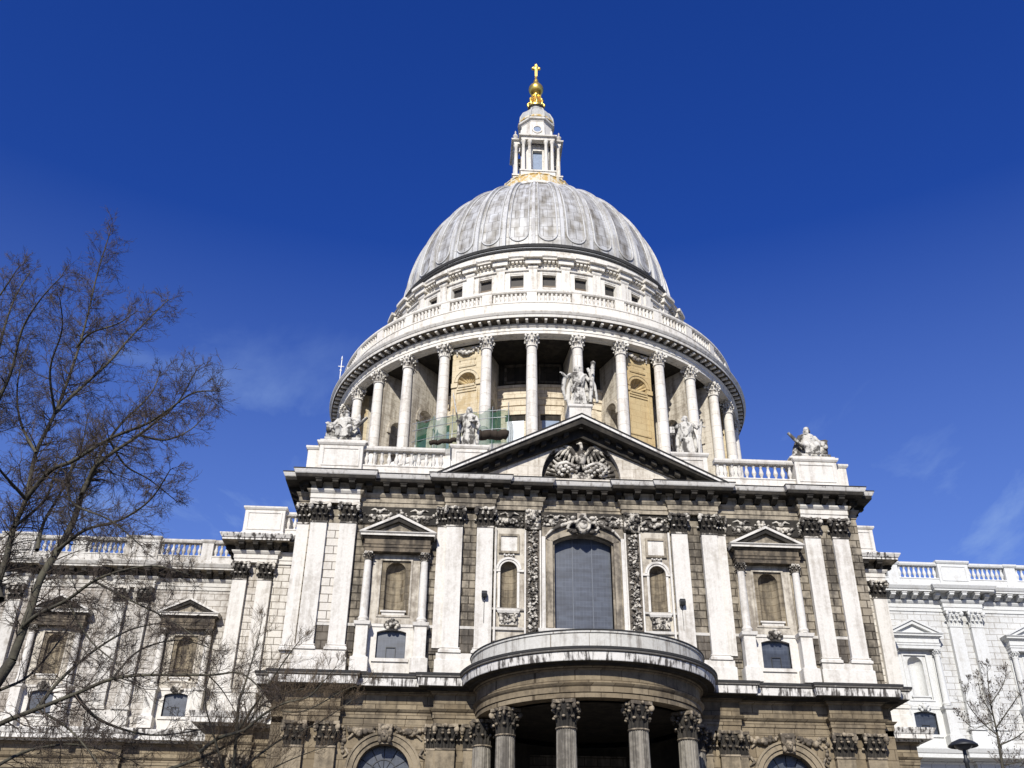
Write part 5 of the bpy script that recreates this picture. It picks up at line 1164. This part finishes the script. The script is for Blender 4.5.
# ------------------------------------------------------------------ trees
def smooth(P, n=5):
    P = [Vector(p) for p in P]; o = []
    for i in range(len(P)-1):
        a, b, c, d = P[max(i-1, 0)], P[i], P[i+1], P[min(i+2, len(P)-1)]
        for k in range(n):
            t = k/n; o.append(.5*((2*b)+(c-a)*t+(2*a-5*b+4*c-d)*t*t+(3*b-a-3*c+d)*t**3))
    o.append(P[-1]); return o
def grow(mb, rnd, p, d, ln, r, lev, maxlev, upw, ends, spread=.75):
    n = 5 if lev < maxlev else 3
    pts = [p]; rads = [r]; dd = d.copy()
    for i in range(n):
        dd = (dd+Vector((rnd.gauss(0, .2), rnd.gauss(0, .2), rnd.gauss(upw, .16)))).normalized()
        pts.append(pts[-1]+dd*(ln/n)); rads.append(max(.0028, r*(1-.75*(i+1)/n)))
    mb.tube(pts, rads, 5 if r > .03 else 3)
    if lev >= maxlev: ends.append(pts[-1]); return
    kids = rnd.randint(6, 8) if lev == 1 else rnd.randint(4, 6)
    for k in range(kids):
        t = rnd.uniform(.2, 1); i = min(int(t*n), n-1); q = pts[i].lerp(pts[i+1], t*n-i)
        ax = Vector((rnd.gauss(0, 1), rnd.gauss(0, 1), rnd.gauss(0, 1))).normalized()
        nd = (dd+ax*spread).normalized()
        grow(mb, rnd, q, nd, ln*rnd.uniform(.38, .62), max(.004, rads[i]*.52), lev+1, maxlev, upw, ends, spread)
def limb(tr, tw, rnd, pts, r0, r1, gap, ln, maxlev, upw, ends, start=.12, sides=8, spread=.8):
    P = smooth(pts); n = len(P)
    tr.tube(P, [r0+(r1-r0)*(i/(n-1))**.8 for i in range(n)], sides)
    acc = 0; tot = sum((P[i+1]-P[i]).length for i in range(n-1)); pos = 0
    for i in range(n-1):
        seg = (P[i+1]-P[i]); pos += seg.length; acc += seg.length
        if pos/tot < start: acc = 0; continue
        while acc > gap:
            acc -= gap*rnd.uniform(.7, 1.3)
            ax = Vector((rnd.gauss(0, 1), rnd.gauss(0, 1), rnd.gauss(.1, 1))).normalized(); ax -= ax.project(seg.normalized())
            nd = (seg.normalized()*.75+ax.normalized()*spread).normalized(); rr = (r0+(r1-r0)*pos/tot)
            grow(tw, rnd, P[i], nd, ln*rnd.uniform(.55, 1.2)*(1-.35*pos/tot), min(.022, max(.0065, rr*.36)), 1, maxlev, upw, ends)
    d = (P[-1]-P[-2]).normalized()
    for k in range(3): grow(tw, rnd, P[-1], (d+Vector((rnd.gauss(0, .4), rnd.gauss(0, .4), rnd.gauss(0, .4)))).normalized(), ln*.42, max(.007, r1*.8), 1, maxlev, upw, ends)
def pxl(pts, Y0, dY):
    n = len(pts); return [at(x, y, Y0+dY*i/max(1, n-1)) for i, (x, y) in enumerate(pts)]
rnd = random.Random(5)
YT = -36.0
root = at(-45, 768, YT); gx, gy = root.x-.6, YT
tree = thing('plane_tree', 'large bare plane tree with thick forked limbs in front of the left wall', 'tree', (gx, gy, 0))
tr, tw, ends = MB(), MB(), []
foot = Vector((gx, gy, 0)); fork = Vector((root.x+.1, YT, 5.2))
T2 = at(12, 660, YT)
tr.tube(smooth([foot, foot+Vector((.05, 0, 2)), fork]), [.36-.018*i for i in range(11)], 14)
tr.tube(smooth([fork, fork.lerp(T2, .5)+Vector((-.15, 0, .1)), T2]), [.18-.007*i for i in range(11)], 12)
LM = [ # pixel path, depth drift, radii, branch gap, branch length
 ([(12, 660), (30, 611), (40, 580), (58, 550), (73, 522), (82, 494), (89, 480)], .6, .105, .07, .4, 1.2),
 ([(-28, 680), (-14, 620), (5, 562), (14, 527), (26, 499), (36, 453), (55, 413), (73, 366), (87, 318), (97, 275), (109, 236)], 1.5, .10, .016, .26, 1.25),
 ([(26, 499), (50, 471), (73, 461), (109, 439), (146, 424), (168, 410), (193, 393), (219, 391)], -3.2, .065, .013, .3, 1.25),
 ([(89, 480), (100, 462), (139, 435), (160, 418), (178, 402), (196, 371)], -1.5, .065, .013, .3, 1.2),
 ([(82, 494), (100, 455), (120, 425), (150, 395), (160, 372)], 2.5, .06, .012, .32, 1.1),
 ([(55, 413), (73, 395), (109, 362), (128, 340), (150, 318), (168, 300)], 2.0, .055, .012, .3, 1.1),
 ([(77, 347), (91, 333), (117, 324), (136, 312)], -1.5, .04, .01, .28, .9),
 ([(-30, 480), (-12, 420), (0, 345), (14, 300), (30, 272)], 1.0, .065, .012, .36, 1.2),
 ([(-12, 420), (10, 375), (22, 395), (36, 417)][:2]+[(22, 330), (40, 300), (62, 276)], -2.0, .05, .012, .34, 1.1),
 ([(-40, 360), (-20, 320), (0, 295), (18, 268)], -1.0, .05, .012, .36, 1.1),
 ([(37, 550), (44, 522), (61, 492), (80, 452), (88, 415)], 3.0, .05, .014, .32, 1.1),
 ([(22, 628), (37, 615), (67, 600), (94, 581), (124, 570), (157, 566), (190, 575)], -2.5, .055, .013, .34, 1.1),
 ([(-20, 740), (0, 724), (37, 709), (75, 694), (112, 679), (150, 675), (210, 675), (240, 673), (262, 690)], -3.0, .065, .013, .36, 1.1),
 ([(37, 709), (60, 680), (95, 650), (130, 630), (165, 622)], 2.0, .05, .012, .36, 1.0),
 ([(58, 550), (85, 530), (120, 520), (150, 500), (170, 470)], -3, .05, .012, .32, 1.1),
 ([(0, 600), (-10, 560), (-25, 500), (-30, 450)], 2, .1, .05, .5, 1.2),
 ([(75, 694), (100, 720), (150, 735), (200, 730)], 2.5, .05, .012, .4, .9),
 ([(73, 461), (70, 500), (110, 520), (140, 545)], -2, .04, .012, .4, .9),
 ([(36, 453), (20, 420), (18, 380), (30, 340)], 2.5, .045, .011, .34, 1.1),
 ([(26, 499), (0, 470), (-20, 440)], -2, .05, .012, .34, 1.1),
 ([(55, 413), (50, 370), (62, 330), (60, 300)], -2.5, .04, .011, .34, 1.0),
 ([(14, 527), (45, 500), (60, 470), (100, 470), (130, 480)], 3, .045, .011, .34, 1.0),
 ([(109, 439), (125, 465), (150, 480), (175, 500)], 2, .035, .01, .34, .9),
 ([(139, 435), (165, 440), (190, 430), (205, 415)], 1.5, .035, .01, .34, .9),
 ([(67, 600), (90, 640), (120, 665)], -2, .035, .01, .4, .9),
 ([(0, 690), (30, 675), (60, 640), (80, 610)], 2, .04, .011, .4, .9),
 ([(-10, 770), (30, 750), (80, 745), (130, 760)], 2, .045, .011, .4, 1.0),
 ([(37, 709), (70, 730), (100, 765)], -1.5, .035, .01, .4, .9),
 ([(112, 679), (140, 650), (180, 640), (215, 650)], 2, .03, .009, .4, .9),
 ([(94, 581), (130, 600), (170, 620), (200, 640)], -2, .03, .009, .4, .9),
]
for pts, dY, r0, r1, gap, ln in LM: limb(tr, tw, rnd, pxl(pts, YT, dY), r0, r1, gap*.31, ln*.82, 3, .005, ends, spread=1.0)
for e in rnd.sample(ends, 160):
    l_ = rnd.uniform(.06, .15); tw.tube([e, e-Vector((0, 0, l_))], .003, 3); tw.ell(e-Vector((0, 0, l_+.012)), .017, 6, 4)
tr.build('trunk', bark, tree, -Vector((gx, gy, 0))); tw.build('crown', twig_m, tree, -Vector((gx, gy, 0)))

def small_tree(label, px, Y, limbs, base_r, mat, tmat, gap, ln, seed, maxlev=3, balls=0, upw=.12, ballr=.03):
    rnd = random.Random(seed); b = at(*px, Y); t = thing('young_tree', label, 'tree', (b.x, Y, 0)); tr, tw, ends = MB(), MB(), []
    F = Vector((b.x, Y, 0)); tr.tube(smooth([F, F.lerp(b, .5)+Vector((.08, 0, 0)), b]), [base_r*1.5-.05*base_r*i for i in range(11)], 9)
    for pts, dY, r0, r1 in limbs: limb(tr, tw, rnd, pxl(pts, Y, dY), r0, r1, gap, ln, maxlev, upw, ends, .05, 6)
    for e in rnd.sample(ends, min(balls, len(ends))): tw.ell(e, (ballr, ballr, ballr*1.4), 6, 4)
    tr.build('trunk', mat, t, -F); tw.build('crown', tmat, t, -F); return t
small_tree('twiggy brown young tree in front of the left corner of the transept', (232, 800), -24.0, [
 ([(232, 800), (238, 710), (243, 690), (250, 668), (258, 639), (262, 620)], 1, .07, .01), ([(232, 800), (200, 751), (185, 740)], .5, .04, .02),
 ([(200, 752), (219, 738), (244, 730), (264, 714), (285, 703), (308, 697), (323, 682), (335, 668)], -2, .07, .012), ([(161, 772), (210, 754), (240, 735), (262, 705), (296, 690), (330, 688)], 1.5, .07, .012),
 ([(238, 730), (265, 690), (285, 660), (300, 640)], -1.5, .05, .01), ([(240, 770), (280, 740), (320, 722), (352, 700)], 2.0, .05, .01), ([(205, 672), (222, 690), (240, 720)], 1, .03, .01),
 ([(232, 800), (215, 740), (205, 700), (212, 668)], -1, .05, .01), ([(250, 780), (290, 760), (330, 745)], 1, .04, .01), ([(262, 705), (300, 712), (345, 690), (365, 683)], -1, .03, .01)], .08, bark, twig_b, .17, 1.1, 21, 3)
small_tree('slender budding young tree in front of the clean right wall', (1004, 775), -8.0, [
 ([(1004, 775), (999, 745), (996, 728), (990, 700), (987, 668)], .5, .09, .015), ([(996, 728), (1012, 705), (1022, 690)], -.6, .05, .012), ([(997, 735), (980, 720), (966, 700), (968, 684)], .6, .04, .01),
 ([(1000, 745), (1020, 735), (1040, 715)], -.5, .05, .012), ([(990, 705), (1003, 685), (1006, 672)], .6, .035, .01), ([(991, 722), (974, 728), (960, 716)], 0, .03, .01), ([(994, 718), (982, 697), (978, 680)], -.5, .03, .01), ([(1004, 765), (1022, 760), (1035, 745)], .3, .04, .01)], .1, bark, twig_m, .2, .85, 8, 3, 420, .12, .028)

# ------------------------------------------------------------------ street lamp
lp0 = at(963, 745, -30.0)
la = thing('street_lamp', 'black street lamp with a wide flat round hood, right of the cathedral', 'street lamp', (lp0.x, -30.0, 0))
H = lp0.z
m = MB(); m.lathe([(.16, 0), (.16, .6), (.1, .75), (.075, 1.2), (.06, H-.5), (.09, H-.45), (.05, H-.35), (.05, H-.1)], 14); m.build('pole', iron, la)
m = MB(); m.lathe([(.0, H+.17), (.1, H+.16), (.3, H+.08), (.40, H-.0), (.41, H-.04), (.39, H-.05), (.28, H+.02), (.1, H+.04)], 28); m.build('lamp_shade', iron, la)
m = MB(); m.lathe([(.26, H+.0), (.24, H-.05), (.15, H-.12), (.06, H-.15)], 20); m.build('lamp_glass', simple('smoked_glass', (.1, .1, .1), .2), la)
